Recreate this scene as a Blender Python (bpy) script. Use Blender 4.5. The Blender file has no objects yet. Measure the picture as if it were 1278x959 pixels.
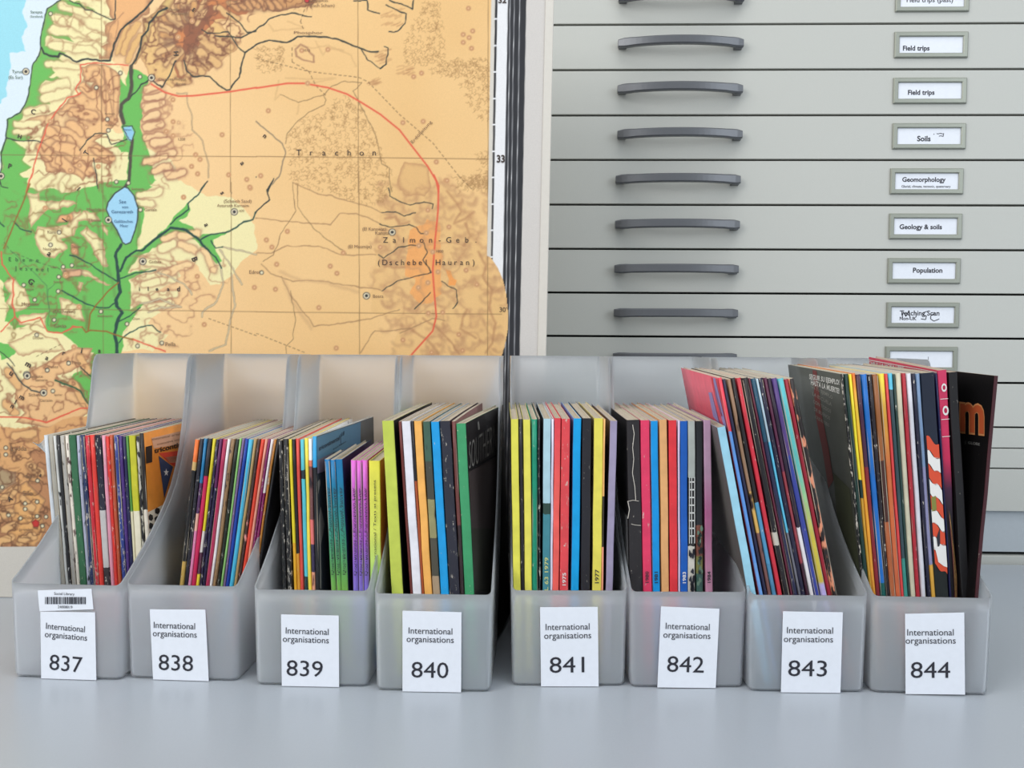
import bpy, bmesh, math, random
import numpy as np
from mathutils import Vector, Matrix
random.seed(7)
sc = bpy.context.scene
COL = sc.collection

# ------------------------------------------------------------------ camera
CF, CPITCH, CYAW, CROLL, CZ, CY = 1133.97, 0.04517, 0.02928, 0.006335, 0.29236, 0.75735
CAM = np.array([0.0, -CY, CZ])
_f = np.array([-math.sin(CYAW)*math.cos(CPITCH), math.cos(CYAW)*math.cos(CPITCH), -math.sin(CPITCH)])
_r = np.cross(_f, [0, 0, 1.0]); _r /= np.linalg.norm(_r); _u = np.cross(_r, _f)
_c, _s = math.cos(CROLL), math.sin(CROLL)
RT = _c*_r+_s*_u; UP = -_s*_r+_c*_u; FW = _f
cd = bpy.data.cameras.new('camera'); cam = bpy.data.objects.new('camera', cd); COL.objects.link(cam)
cam.matrix_world = Matrix(((RT[0], UP[0], -FW[0], CAM[0]), (RT[1], UP[1], -FW[1], CAM[1]), (RT[2], UP[2], -FW[2], CAM[2]), (0, 0, 0, 1)))
cd.sensor_width = 36; cd.sensor_fit = 'HORIZONTAL'; cd.lens = CF/1278*36; cd.clip_start = .02; cd.clip_end = 30
sc.camera = cam
# ------------------------------------------------------------------ world, lights, exposure
w = bpy.data.worlds.new('world'); sc.world = w; w.use_nodes = True
w.node_tree.nodes['Background'].inputs[0].default_value = (.86, .93, 1.0, 1)
w.node_tree.nodes['Background'].inputs[1].default_value = .62
def area(name, loc, target, sx, sy, power, color):
    l = bpy.data.lights.new(name, 'AREA'); l.shape = 'RECTANGLE'; l.size = sx; l.size_y = sy; l.energy = power; l.color = color
    o = bpy.data.objects.new(name, l); COL.objects.link(o); o.location = loc
    o.rotation_euler = (Vector(target)-Vector(loc)).to_track_quat('-Z', 'Y').to_euler(); return o
area('window_light', (-1.7, -1.5, 1.5), (0, .2, .2), 1.7, 1.5, 38, (1, .98, .95))
area('side_fill_light', (1.9, -1.3, 1.1), (0, .1, .15), 1.2, 1.2, 15, (.86, .93, 1))  # added bluish fill lamp, brightens the inner faces of the box walls
area('ceiling_light', (.2, -.5, 2.3), (.1, .2, 0), 1.6, 1.0, 16, (1, .99, .97))
sc.view_settings.view_transform = 'Standard'; sc.view_settings.look = 'None'
sc.view_settings.gamma = 1; sc.view_settings.exposure = 0.06

# ------------------------------------------------------------------ helpers
def ray(x, y): return FW+RT*(x-639)/CF-UP*(y-479.5)/CF
def onY(x, y, Y): d = ray(x, y); return CAM+d*(Y-CAM[1])/d[1]
def lin(c):
    c = c/255.0
    return c/12.92 if c <= .04045 else ((c+.055)/1.055)**2.4
ALB = 1.0
def rgb(c): return (min(.93, lin(c[0])*ALB), min(.93, lin(c[1])*ALB), min(.93, lin(c[2])*ALB), 1)
def tag(o, label=None, cat=None, group=None, kind=None):
    if label: o['label'] = label
    if cat: o['category'] = cat
    if group: o['group'] = group
    if kind: o['kind'] = kind
    return o
def empty(name, loc=(0, 0, 0)):
    o = bpy.data.objects.new(name, None); o.empty_display_size = .02; COL.objects.link(o); o.location = loc; return o
def link(name, me, mats, parent=None, smooth=False):
    o = bpy.data.objects.new(name, me); COL.objects.link(o)
    for m in (mats if isinstance(mats, (list, tuple)) else [mats]): me.materials.append(m)
    if smooth:
        for p in me.polygons: p.use_smooth = True
    if parent: o.parent = parent
    return o
def mesh_of(verts, faces, mi=None):
    me = bpy.data.meshes.new('m'); me.from_pydata([tuple(v) for v in verts], [], faces)
    if mi:
        for p, k in zip(me.polygons, mi): p.material_index = k
    me.update(); return me
def bm_mesh(bm):
    me = bpy.data.meshes.new('m'); bm.normal_update(); bm.to_mesh(me); bm.free(); return me
def add_box(bm, a, b, bev=0, seg=2):
    g = bmesh.ops.create_cube(bm, size=1)['verts']
    c = [(a[i]+b[i])/2 for i in range(3)]; s = [abs(b[i]-a[i]) for i in range(3)]
    for v in g: v.co = Vector([c[i]+v.co[i]*s[i] for i in range(3)])
    if bev:
        es = list({e for v in g for e in v.link_edges})
        bmesh.ops.bevel(bm, geom=es, offset=bev, segments=seg, affect='EDGES', profile=.6)
def box(name, a, b, mat, parent=None, bev=0):
    bm = bmesh.new(); add_box(bm, a, b, bev); return link(name, bm_mesh(bm), mat, parent)

class NT:
    def __init__(s, name, rough=.5, spec=.5):
        s.m = bpy.data.materials.new(name); s.m.use_nodes = True; s.t = s.m.node_tree; s.p = s.t.nodes['Principled BSDF']
        s.p.inputs['Roughness'].default_value = rough; s.p.inputs['Specular IOR Level'].default_value = spec
    def n(s, typ, ins={}, **kw):
        x = s.t.nodes.new(typ)
        for k, v in kw.items(): setattr(x, k, v)
        for k, v in ins.items():
            if isinstance(v, bpy.types.NodeSocket): s.t.links.new(v, x.inputs[k])
            else: x.inputs[k].default_value = v
        return x
    def l(s, a, b): s.t.links.new(a, b)
def flat(name, c, rough=.5, spec=.5, metal=0, bump=0, bscale=200):
    q = NT(name, rough, spec); q.p.inputs['Base Color'].default_value = rgb(c); q.p.inputs['Metallic'].default_value = metal
    tc = q.n('ShaderNodeTexCoord')
    no = q.n('ShaderNodeTexNoise', {'Vector': tc.outputs['Object'], 'Scale': bscale, 'Detail': 3})
    mx = q.n('ShaderNodeMixRGB', {0: no.outputs[0], 1: tuple(k*.96 for k in rgb(c)[:3])+(1,), 2: tuple(min(.95, k*1.04) for k in rgb(c)[:3])+(1,)})
    q.l(mx.outputs[0], q.p.inputs['Base Color'])
    if bump:
        b = q.n('ShaderNodeBump', {'Height': no.outputs[0], 'Strength': bump, 'Distance': .0005}); q.l(b.outputs[0], q.p.inputs['Normal'])
    return q.m
M_ink = flat('ink', (38, 38, 48), .6); M_white = flat('white_paper', (228, 232, 240), .55)
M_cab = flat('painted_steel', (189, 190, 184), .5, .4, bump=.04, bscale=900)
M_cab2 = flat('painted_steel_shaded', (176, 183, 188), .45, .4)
M_gap = flat('dark_gap', (25, 27, 28), .8)
M_handle = flat('handle_grey', (100, 102, 106), .33, .5, .35)
M_frame = flat('label_frame_metal', (150, 153, 142), .38, .5, .5)
M_table = flat('laminate', (163, 169, 176), .3, .55, bump=.02, bscale=500)
M_wall = flat('wall_paint', (225, 222, 214), .8); M_floor = flat('floor_vinyl', (120, 118, 112), .6)
M_legs = flat('leg_steel', (150, 152, 154), .4, .5, .5)

_tc = {}
def text_geo(s, bold=0.0):
    """glyph outlines of the built-in font as flat geometry, unit size, centred"""
    k = (s, bold)
    if k in _tc: return _tc[k]
    cu = bpy.data.curves.new('t', 'FONT'); cu.body = s; cu.size = 1; cu.resolution_u = 3; cu.offset = bold
    cu.align_x = 'CENTER'
    o = bpy.data.objects.new('t', cu); COL.objects.link(o)
    me = o.evaluated_get(bpy.context.evaluated_depsgraph_get()).to_mesh()
    V = np.array([v.co[:2] for v in me.vertices]) if len(me.vertices) else np.zeros((0, 2)); F = [list(p.vertices) for p in me.polygons]
    bpy.data.objects.remove(o); bpy.data.curves.remove(cu)
    if len(V):
        V[:, 0] -= (V[:, 0].min()+V[:, 0].max())/2
    _tc[k] = (V, F); return _tc[k]
class Flat:
    """collects flat print (text, quads) on a plane given by a mapping (u,v)->xyz"""
    def __init__(s, fn): s.fn = fn; s.v = []; s.f = []; s.mi = []
    def poly(s, pts, k=0):
        b = len(s.v); s.v += [s.fn(*p) for p in pts]; s.f.append(list(range(b, b+len(pts)))); s.mi.append(k)
    def text(s, t, cx, cy, width=None, height=None, rot=0, k=0, bold=0, flip=1, sy=None):
        V, F = text_geo(t, bold)
        if not len(V): return
        wv = np.ptp(V[:, 0]); sx = (width/wv) if width else None
        caph = .7
        if height: yy = height/caph
        else: yy = sx
        if sx is None: sx = yy
        V = V*np.array([sx, yy]); V[:, 1] -= yy*(.35 if any(c.isupper() or c.isdigit() for c in t) else .26)
        c, q = math.cos(rot), math.sin(rot); b = len(s.v)
        for x, y in V: s.v.append(s.fn(cx+flip*(c*x-q*y), cy+q*x+c*y))
        for f in F: s.f.append([b+i for i in f]); s.mi.append(k)
    def build(s, name, mats, parent):
        return link(name, mesh_of(s.v, s.f, s.mi), mats, parent)

# ------------------------------------------------------------------ setting
YC = .4703
tag(box('wall_back', (-3, 1.35, -.74), (3, 1.45, 2.6), M_wall), kind='structure')
tag(box('floor', (-3, -3, -.80), (3, 1.35, -.74), M_floor), kind='structure')
t = tag(empty('work_table', (0, 0, -.74)), 'long pale grey laminate table carrying the row of file boxes', 'table')
o = box('tabletop', (-1.3, -.62, -.028), (1.35, YC-.004, 0), M_table, None, .0015); o.parent = t; o.location = (0, 0, .74)
for x in (-1.2, 1.25):
    for y in (-.55, .38):
        o = box('leg', (x-.02, y-.02, 0), (x+.02, y+.02, .712), M_legs, t)

# ------------------------------------------------------------------ plan chests
XL, XR = -.09, 1.11
def handle_mesh():
    L, n = .1640, 22; vs = []; fs = []
    for i in range(n+1):
        u = -1+2*i/n; x = u*L/2
        out = .0165*(1-abs(u)**2)+.0075
        th = .0045; hh = .0056+(.0004 if abs(u) > .8 else 0)
        r = .0016; y = -out
        sec = [(-th, -hh+r), (-th, hh-r), (-th+r, hh), (th-r, hh), (th, hh-r), (th, -hh+r), (th-r, -hh), (-th+r, -hh)]
        if i in (0, n): sec = [(a*.9, b*.8) for a, b in sec]
        vs += [(x, y+a, b) for a, b in sec]
    for i in range(n):
        for k in range(8):
            a = i*8+k; b = i*8+(k+1) % 8; fs.append((a, b, b+8, a+8))
    fs.append(tuple(range(7, -1, -1))); fs.append(tuple(n*8+k for k in range(8)))
    # feet
    for sx in (-1, 1):
        b = len(vs); x0, x1 = sx*L/2*.86, sx*L/2*.985
        if x0 > x1: x0, x1 = x1, x0
        for z in ((-.0064 if sx > 0 else -.0048), .0030):
            for (x, y) in ((x0, 0), (x1, 0), (x1, -.0075), (x0, -.0125 if sx > 0 else -.009)): vs.append((x, y, z))
        if True: fs += [(b+3, b+2, b+1, b), (b+4, b+5, b+6, b+7), (b, b+1, b+5, b+4), (b+1, b+2, b+6, b+5), (b+2, b+3, b+7, b+6), (b+3, b, b+4, b+7)]
    return mesh_of(vs, fs)
HM = handle_mesh(); HM.materials.append(M_handle)
for p in HM.polygons: p.use_smooth = False
def frame_mesh():
    bm = bmesh.new(); W, H, b = .0950/2, .0335/2, .0062
    rings = [(W, H, 0), (W, H, -.0022), (W-.0012, H-.0012, -.0034), (W-b+.001, H-b+.001, -.0034), (W-b, H-b, -.0024), (W-b, H-b, -.0006)]
    R = []
    for (x, z, y) in rings: R.append([bm.verts.new((sx*x, y, sz*z)) for sx, sz in ((-1, -1), (1, -1), (1, 1), (-1, 1))])
    for i in range(len(R)-1):
        for k in range(4): bm.faces.new((R[i][k], R[i][(k+1) % 4], R[i+1][(k+1) % 4], R[i+1][k]))
    return bm_mesh(bm)
FM = frame_mesh(); FM.materials.append(M_frame)
def drawer(root, z0, z1, dx, lab):
    """z0 bottom, z1 top; handles, label holder and card are its pieces"""
    d = box('drawer', (XL+.012, YC, z0+.0014), (XR-.012, YC+.018, z1-.0014), M_cab, root, .0006)
    zc = (z0+z1)/2+.002
    for hx in (.1832+dx, .8390+dx):
        h = bpy.data.objects.new('handle', HM); COL.objects.link(h); h.parent = d; h.location = (hx, YC, zc)
    f = bpy.data.objects.new('label_holder', FM); COL.objects.link(f); f.parent = d; f.location = (.5112+dx, YC, zc-.0005)
    W, H = .0950/2-.0062, .0335/2-.0062; cx = .5112+dx; z = zc-.0005
    box('label_card', (cx-W, YC-.0009, z-H), (cx+W, YC-.0001, z+H), M_white, d)
    if lab:
        F = Flat(lambda u, v: (cx+u, YC-.0011, z+v)); lab(F); F.build('lettering', M_ink, d)
    return d
def scrib(F, pts, w=.00045):
    for a, b in zip(pts, pts[1:]):
        d = math.hypot(b[0]-a[0], b[1]-a[1]) or 1; nx, ny = -(b[1]-a[1])/d*w, (b[0]-a[0])/d*w
        F.poly([(a[0]-nx, a[1]-ny), (b[0]-nx, b[1]-ny), (b[0]+nx, b[1]+ny), (a[0]+nx, a[1]+ny)])
P = .001
L = {}
L[-1] = lambda F: F.text('Field trips (past)', .000, 0*P, .060)
L[0] = lambda F: F.text('Field trips (past)', -.003, -1*P, .060, bold=.01)
L[1] = lambda F: F.text('Field trips', -.0190, -4*P, .0345, bold=.026)
L[2] = lambda F: F.text('Field trips', -.011, -2*P, .0345, bold=.026)
def l3(F):
    F.text('Soils', -.0065, -3*P, .0175, bold=.026)
    scrib(F, [(.006, .003), (.007, .0022)]); scrib(F, [(.010, .0035), (.012, .003), (.0145, .0038), (.018, .003)]); scrib(F, [(.013, 0), (.0155, .0006), (.0185, -.0003), (.019, .004)])
L[3] = l3
def l4(F):
    F.text('Geomorphology', -.0035, 2.5*P, .0565, bold=.026); F.text('Glacial, climate, tectonic, quaternary', -.0005, -6.5*P, .064, bold=.01)
L[4] = l4
L[5] = lambda F: F.text('Geology & soils', -.006, -.5*P, .0555, bold=.026)
L[6] = lambda F: F.text('Population', .0050, 1*P, .0385, bold=.026)
def l7(F):
    F.text('Teaching Scan', -.004, 2.8*P, .0520, bold=.016); F.text('Non-UK', -.0190, -4.5*P, .0220, bold=.016)
    scrib(F, [(-.027, -.004), (-.0255, .004), (-.022, -.002), (-.018, .006), (-.0165, -.004)], .0005); scrib(F, [(-.009, .003), (-.0085, -.003)], .0005)
    scrib(F, [(.006, .005), (.000, .003), (.001, .000), (.005, -.001), (.004, -.006), (-.002, -.005)], .0005)
    scrib(F, [(.016, .002), (.011, .000), (.0105, -.005), (.015, -.008), (.022, -.005)], .0005)
L[7] = l7
L[8] = lambda F: (F.poly([(.020, -.010), (.028, -.010), (.028, .010), (.020, .010)]) if False else F.text('l', .0095, 1*P, height=.004))
zs = [.8345, .7746, .71475, .6556, .5960, .5373, .4780, .4191, .3606, .3022, .2432, .1837]
ch = tag(empty('plan_chest', (XL, YC, .1562)), 'grey steel plan chest of many shallow labelled drawers, the upper unit behind the boxes', 'cabinet')
def chest(root, z0, z1):
    bm = bmesh.new(); D = .80
    for a, b in (((XL, YC+.001, z0), (XL+.011, YC+D, z1)), ((XR-.011, YC+.001, z0), (XR, YC+D, z1)), ((XL+.011, YC+D-.02, z0), (XR-.011, YC+D, z1)), ((XL+.011, YC+.03, z0), (XR-.011, YC+D-.02, z0+.02)), ((XL+.011, YC+.03, z1-.02), (XR-.011, YC+D-.02, z1))): add_box(bm, a, b)
    c = link('carcass', bm_mesh(bm), M_cab, root)
    box('drawer_gap_backing', (XL+.0115, YC+.022, z0+.021), (XR-.0115, YC+.028, z1-.021), M_gap, root)
def fixparent(root):
    for o in [x for x in COL.objects if x.parent == root]: o.location = o.location-root.location
chest(ch, .1562, .86)
for i in range(len(zs)-1):
    k = i-1
    dx = [.000, .000, .000, .000, 0.0005, -.0010, -.001, -.0015, -.0015, -.002, -.002][i]
    drawer(ch, zs[i+1], zs[i], dx, L.get(k))
box('rail', (XL, YC+.0002, .1566), (XR, YC+.018, .1828), M_cab, ch, .0005)
box('rail', (XL, YC+.0002, .8355), (XR, YC+.018, .86), M_cab, ch, .0005)
fixparent(ch)
c2 = tag(empty('plan_chest', (XL, YC, -.74)), 'lower grey steel plan chest, only its rail and plain fronts show at lower right', 'cabinet')
chest(c2, -.74, .1558)
box('rail', (XL, YC+.0002, .1296), (XR, YC+.018, .1552), M_cab, c2, .0005)
box('drawer', (XL+.012, YC, .0712), (XR-.012, YC+.018, .1278), M_cab, c2, .0006)
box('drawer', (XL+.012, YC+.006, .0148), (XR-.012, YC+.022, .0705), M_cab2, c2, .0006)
for k in range(12): box('drawer', (XL+.012, YC+.001, .0120-.06*(k+1)), (XR-.012, YC+.018, .0120-.06*k-.0018), M_cab, c2, .0006)
fixparent(c2)

#<MAP
# ------------------------------------------------------------------ wall map
SS = 1.5; MX0, MY0, MX1, MY1 = -34, -16, 706, 772
NXp, NYp = int((MX1-MX0)*SS), int((MY1-MY0)*SS)
gx, gy = np.meshgrid(MX0+(np.arange(NXp)+.5)/SS, MY0+(np.arange(NYp)+.5)/SS)
gx = gx.astype(np.float32); gy = gy.astype(np.float32)
IM = np.zeros((NYp, NXp, 3), np.float32)
rs = np.random.RandomState(11)
def vnoise(scale):
    hh, ww = int((MY1-MY0)/scale)+3, int((MX1-MX0)/scale)+3; g = rs.rand(hh, ww).astype(np.float32)*2-1
    fx = (gx-MX0)/scale; fy = (gy-MY0)/scale; ix = fx.astype(int); iy = fy.astype(int); fx = fx-ix; fy = fy-iy
    fx = fx*fx*(3-2*fx); fy = fy*fy*(3-2*fy)
    return (g[iy, ix]*(1-fx)+g[iy, ix+1]*fx)*(1-fy)+(g[iy+1, ix]*(1-fx)+g[iy+1, ix+1]*fx)*fy
n1 = vnoise(16)+.5*vnoise(7)+.25*vnoise(3.5); n2 = vnoise(16)+.5*vnoise(7)+.25*vnoise(3.5)
WXg, WYg = gx+2.6*n1, gy+2.6*n2
def win(pts, pad):
    xs = [p[0] for p in pts]; ys = [p[1] for p in pts]
    a = max(0, int((min(xs)-pad-MX0)*SS)); b = min(NXp, int((max(xs)+pad-MX0)*SS)+2); c = max(0, int((min(ys)-pad-MY0)*SS)); d = min(NYp, int((max(ys)+pad-MY0)*SS)+2)
    return (slice(c, d), slice(a, b)) if b > a and d > c else None
def segdist(X, Y, pts, closed=False):
    D = np.full(X.shape, 1e9, np.float32); P_ = pts+[pts[0]] if closed else pts
    for (ax, ay), (bx, by) in zip(P_, P_[1:]):
        dx, dy = bx-ax, by-ay; L2 = dx*dx+dy*dy or 1e-6
        t = np.clip(((X-ax)*dx+(Y-ay)*dy)/L2, 0, 1); D = np.minimum(D, (X-ax-t*dx)**2+(Y-ay-t*dy)**2)
    return np.sqrt(D)
def comp(w, a, c): IM[w] += a[..., None]*(np.array([c], np.float32)-IM[w])
def fill(pts, c, edge=None, ew=3, es=.7, warp=True, alpha=1):
    w = win(pts, 8)
    if w is None: return
    X, Y = (WXg[w], WYg[w]) if warp else (gx[w], gy[w]); ins = np.zeros(X.shape, bool)
    for (ax, ay), (bx, by) in zip(pts, pts[1:]+[pts[0]]):
        if ay == by: continue
        ins ^= ((ay > Y) != (by > Y)) & (X < (bx-ax)*(Y-ay)/(by-ay)+ax)
    D = segdist(X, Y, pts, True); sd = np.where(ins, D, -D); a = np.clip(sd*SS+.5, 0, 1)*alpha
    comp(w, a, c)
    if edge is not None: comp(w, a*es*np.exp(-(D/ew)**2), edge)
def stroke(pts, c, wd, soft=.5, alpha=1, wob=.5):
    w = win(pts, wd+6)
    if w is None: return
    D = segdist(gx[w]+(WXg[w]-gx[w])*wob, gy[w]+(WYg[w]-gy[w])*wob, pts); comp(w, np.clip((wd/2+soft/2-D)/max(soft, .3), 0, 1)*alpha, c)
def dashed(pts, c, wd, n=3, alpha=.8):
    for (ax, ay), (bx, by) in zip(pts, pts[1:]):
        L_ = math.hypot(bx-ax, by-ay); k = max(1, int(L_/n))
        for j in range(0, k, 2): stroke([(ax+(bx-ax)*j/k, ay+(by-ay)*j/k), (ax+(bx-ax)*(j+1)/k, ay+(by-ay)*(j+1)/k)], c, wd, alpha=alpha, wob=0)
def finger(a, b, r, c, e, ee=.75):
    pts = [a, b]; w = win(pts, r+5)
    if w is None: return
    D = segdist(WXg[w], WYg[w], pts); comp(w, np.where(D > r, ee*.55, 0)*np.exp(-((D-r)/2.6)**2), e); comp(w, np.clip(r-D+.5, 0, 1), c); comp(w, ee*.62*np.exp(-((D-r)/1.0)**2), e)
def dot(x, y, r, c, ring=None):
    w = win([(x, y)], r+3)
    if w is None: return
    D = np.hypot(gx[w]-x, gy[w]-y); comp(w, np.clip(r-D+.5, 0, 1), c)
    if ring: comp(w, np.clip(.9-abs(D-r)*1.0, 0, 1), ring)
def T(f, s): v = [float(a) for a in s.replace(';', ',').split(',')]; return [f(v[i], v[i+1]) for i in range(0, len(v), 2)]
c1 = lambda x, y: (x/3.994, y/3.994)
c2 = lambda x, y: (320+x/3.363, y/3.363)
c3 = lambda x, y: (x/3.994, 230+y/3.994)
c4 = lambda x, y: (320+x/3.363, 220+y/3.363)
c5 = lambda x, y: (x/3.306, 430+y/3.306)
SAND = (236, 192, 130); PINK = (244, 204, 150); CREAM = (238, 226, 168); GREEN = (104, 184, 84); ORG = (232, 174, 116); BR = (150, 104, 76); DBR = (120, 84, 66); INK = (48, 54, 50); RIV = (44, 62, 56); RED = (226, 92, 66)
IM[:] = SAND
shade = vnoise(60); IM[:] += shade[..., None]*np.array([3, 4, 5], np.float32)
comp((slice(0, NYp), slice(0, NXp)), np.clip((430-gx-n1*6)/260, 0, 1)*.8, PINK)
fill(T(c1, '-140,-80,700,-80,600,100,560,290,640,380,560,640,700,720,860,800,900,960,-140,960'), CREAM)
fill(T(c3, '-140,-20,900,-20,1040,60,1150,60,1278,200,1278,320,1160,440,1120,480,1040,500,960,380,840,380,900,460,740,560,800,640,740,700,830,760,760,830,-140,830'), CREAM)
fill([(-40, 425), (125, 425), (135, 520), (100, 560), (60, 600), (-40, 610)], CREAM)
# sea
fill(T(c1, '-140,-80,310,-80,300,0,235,40,205,160,200,240,190,280,160,330,150,440,130,510,100,560,40,600,28,690,5,800,-5,930,-140,1000'), (214, 228, 236), warp=False)
fill(T(c1, '-140,-80,120,-80,130,0,115,60,145,130,100,190,125,260,40,260,50,340,38,480,-5,540,-140,560'), (150, 214, 228))
# green lowland
fill(T(c1, '300,0,400,0,415,30,480,60,380,40,350,90,400,140,330,80,270,60,255,120,330,160,370,210,290,190,240,180,225,230,300,250,330,275,290,290,350,330,250,320,270,360,240,380,330,410,220,400,200,440,240,520,180,520,120,545,100,600,60,630,170,690,90,700,60,700,130,740,110,790,160,830,100,870,150,930,240,958,250,1000,-20,1000,0,930,5,800,28,690,40,600,100,560,130,510,150,440,160,330,190,280,200,240,205,160,235,40'), GREEN, edge=(150, 150, 80), ew=2, es=.5)
fill(T(c3, '-100,-10,150,-20,120,40,160,60,250,20,330,40,400,20,520,-10,640,-20,760,10,700,60,720,140,700,230,690,330,780,270,850,190,940,90,960,130,900,190,960,210,1000,260,1150,220,1060,280,1110,390,1080,400,1000,310,930,250,870,250,800,300,740,340,660,400,640,440,760,410,640,480,660,560,640,620,720,600,650,690,620,760,600,835,430,835,400,830,330,760,290,740,180,700,80,720,20,680,40,640,20,500,-20,460,-100,460'), GREEN)
fill(T(c1, '590,380,630,430,650,340,740,385,745,400,710,450,700,560,690,660,720,700,760,840,780,900,700,958,620,958,640,760,600,760,570,720,610,700,600,560'), GREEN)
fill([(120, 425), (150, 425), (150, 450), (100, 520), (90, 470), (110, 455)], GREEN); fill(T(c5, '240,150,330,160,370,230,385,280,340,230,280,170'), GREEN, edge=BR)
fill(T(c5, '0,0,90,0,60,40,0,70'), GREEN)
# highlands
fill(T(c1, '520,-40,760,-40,740,60,640,130,590,200,555,290,500,300,500,240,545,220,510,120,560,95'), ORG, edge=BR, ew=4)
fill(T(c1, '400,330,480,320,560,340,600,380,590,600,560,640,470,700,560,760,540,820,470,810,420,900,350,870,230,850,190,740,230,620,330,500,400,460,470,420,420,400'), (236, 186, 128), edge=BR, ew=2.5)
fill(T(c1, '120,600,230,560,330,540,400,600,340,640,180,630'), (236, 196, 140), edge=BR, ew=2)
for (a, b, r) in [((300, 30), (420, 70), 20), ((270, 90), (400, 130), 22), ((260, 150), (470, 170), 22), ((260, 230), (480, 260), 22), ((350, 110), (520, 200), 20), ((480, 230), (520, 270), 16),
                  ((240, 310), (380, 330), 18), ((230, 440), (320, 420), 24), ((220, 490), (330, 460), 22), ((130, 560), (210, 540), 18), ((80, 625), (190, 620), 18), ((70, 665), (150, 655), 12), ((150, 740), (200, 700), 18), ((200, 930), (260, 880), 18), ((300, 940), (340, 890), 16)]:
    finger(c1(*a), c1(*b), r/3.994, CREAM, (178, 140, 100))
for (a, b, r) in [((360, 560), (460, 580), 26), ((350, 620), (400, 660), 20), ((210, 740), (300, 830), 24), ((280, 730), (380, 760), 24), ((300, 800), (350, 850), 22), ((380, 820), (450, 850), 22), ((480, 740), (550, 790), 20), ((250, 660), (310, 690), 20), ((480, 380), (500, 420), 18), ((530, 340), (550, 460), 14), ((420, 430), (470, 470), 24), ((520, 480), (545, 560), 16)]:
    finger(c1(*a), c1(*b), r/3.994, (236, 184, 126), BR)
for (a, b) in [((520, 350), (530, 600)), ((500, 400), (505, 600)), ((560, 380), (570, 600)), ((590, 100), (560, 280)), ((545, 130), (530, 280)), ((620, 60), (545, 130))]: stroke([c1(*a), c1(*b)], BR, 1.3, 1.6, .55)
# the big dark massif at the top
fill(T(c1, '740,130,860,40,960,-40,1300,-40,1200,60,1100,110,1180,240,1080,330,960,400,860,440,740,370,700,290,720,200'), (230, 186, 120), edge=(190, 140, 100), ew=2)
fill(T(c1, '860,120,930,60,1040,-40,1400,-40,1260,50,1080,100,1010,190,960,290,930,380,880,390,870,300,840,200'), (206, 128, 76), edge=(180, 110, 74), ew=5)
fill(T(c1, '900,110,990,60,1060,20,1120,40,1040,110,1000,200,930,290,900,270,920,180'), (140, 86, 62), alpha=.85)
cx, cy = 235, 45; rr = random.Random(8)
for k in range(30):
    a = k/30*2*math.pi+rr.uniform(-.06, .06); L1 = rr.uniform(16, 24); L2 = L1+rr.uniform(12, 24)
    if -1.9 < a < -.2: L1 += 12
    if math.cos(a) > .8: continue
    p, q = (cx+math.cos(a)*L1, cy+math.sin(a)*L1*1.15), (cx+math.cos(a)*L2, cy+math.sin(a)*L2*1.15)
    finger(p, q, rr.uniform(2.6, 4), (224, 180, 122) if k % 3 else (214, 160, 100), (140, 98, 72), .8)
for k in range(26):
    a = rr.uniform(0, 6.28); p = (cx+math.cos(a)*14, cy+math.sin(a)*20); q = (cx+math.cos(a)*30, cy+math.sin(a)*36); stroke([p, q], DBR, 2.2, 3, .35)
for (a, b, r) in [((1010, 200), (1100, 260), 20), ((1000, 260), (1080, 320), 22), ((1060, 190), (1140, 230), 20), ((960, 330), (1010, 370), 18), ((1090, 40), (1180, 90), 18), ((1150, 10), (1250, 40), 14), ((880, 395), (940, 410), 16), ((900, 320), (905, 360), 14)]: finger(c1(*a), c1(*b), r/3.994, (224, 178, 118), (146, 100, 72))
fill(T(c1, '1180,-40,1600,-40,1560,20,1400,60,1300,40,1240,30'), (206, 150, 96), edge=DBR, ew=4)
for x in range(290, 352, 9): finger((x, 2), (x+6, 9), 3, (214, 158, 104), (130, 90, 66))
# valley between the ranges
fill(T(c1, '700,100,780,50,860,-40,920,-40,840,60,760,130,730,240,680,330,660,320,700,240,710,160'), (214, 180, 112), edge=BR)
for (a, b) in [((640, 140), (590, 260)), ((680, 120), (620, 260)), ((700, 180), (640, 300))]: finger(c1(*a), c1(*b), 3.6, (226, 178, 112), (160, 112, 78), .6)
# scarp east of the valley
for k, (x, y) in enumerate([(700, 440), (700, 490), (695, 540), (690, 590), (690, 640), (690, 690), (740, 720), (760, 770), (700, 800), (740, 850), (800, 880)]): finger(c1(x+30, y), c1(x+100+10*(k % 3), y-22+8*(k % 2)), 4.5, (240, 200, 146), (150, 96, 74), .85)
for (x, y, x2, y2) in [(700, 60, 800, 40), (700, 100, 760, 110), (820, 270, 880, 250), (800, 320, 860, 300), (900, 260, 980, 250), (700, 470, 820, 440), (720, 500, 860, 470), (760, 560, 880, 540), (680, 570, 760, 600), (720, 380, 860, 400), (820, 450, 940, 400), (1010, 330, 1060, 420), (900, 300, 960, 330), (750, 610, 850, 590), (300, 50, 340, 40), (420, 60, 480, 150), (500, 330, 540, 400)]:
    if not (300 <= x < 560): finger(c3(x, y), c3(x2, y2), 4.5, CREAM if x < 820 else (242, 206, 150), (166, 116, 88), .7)
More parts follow.
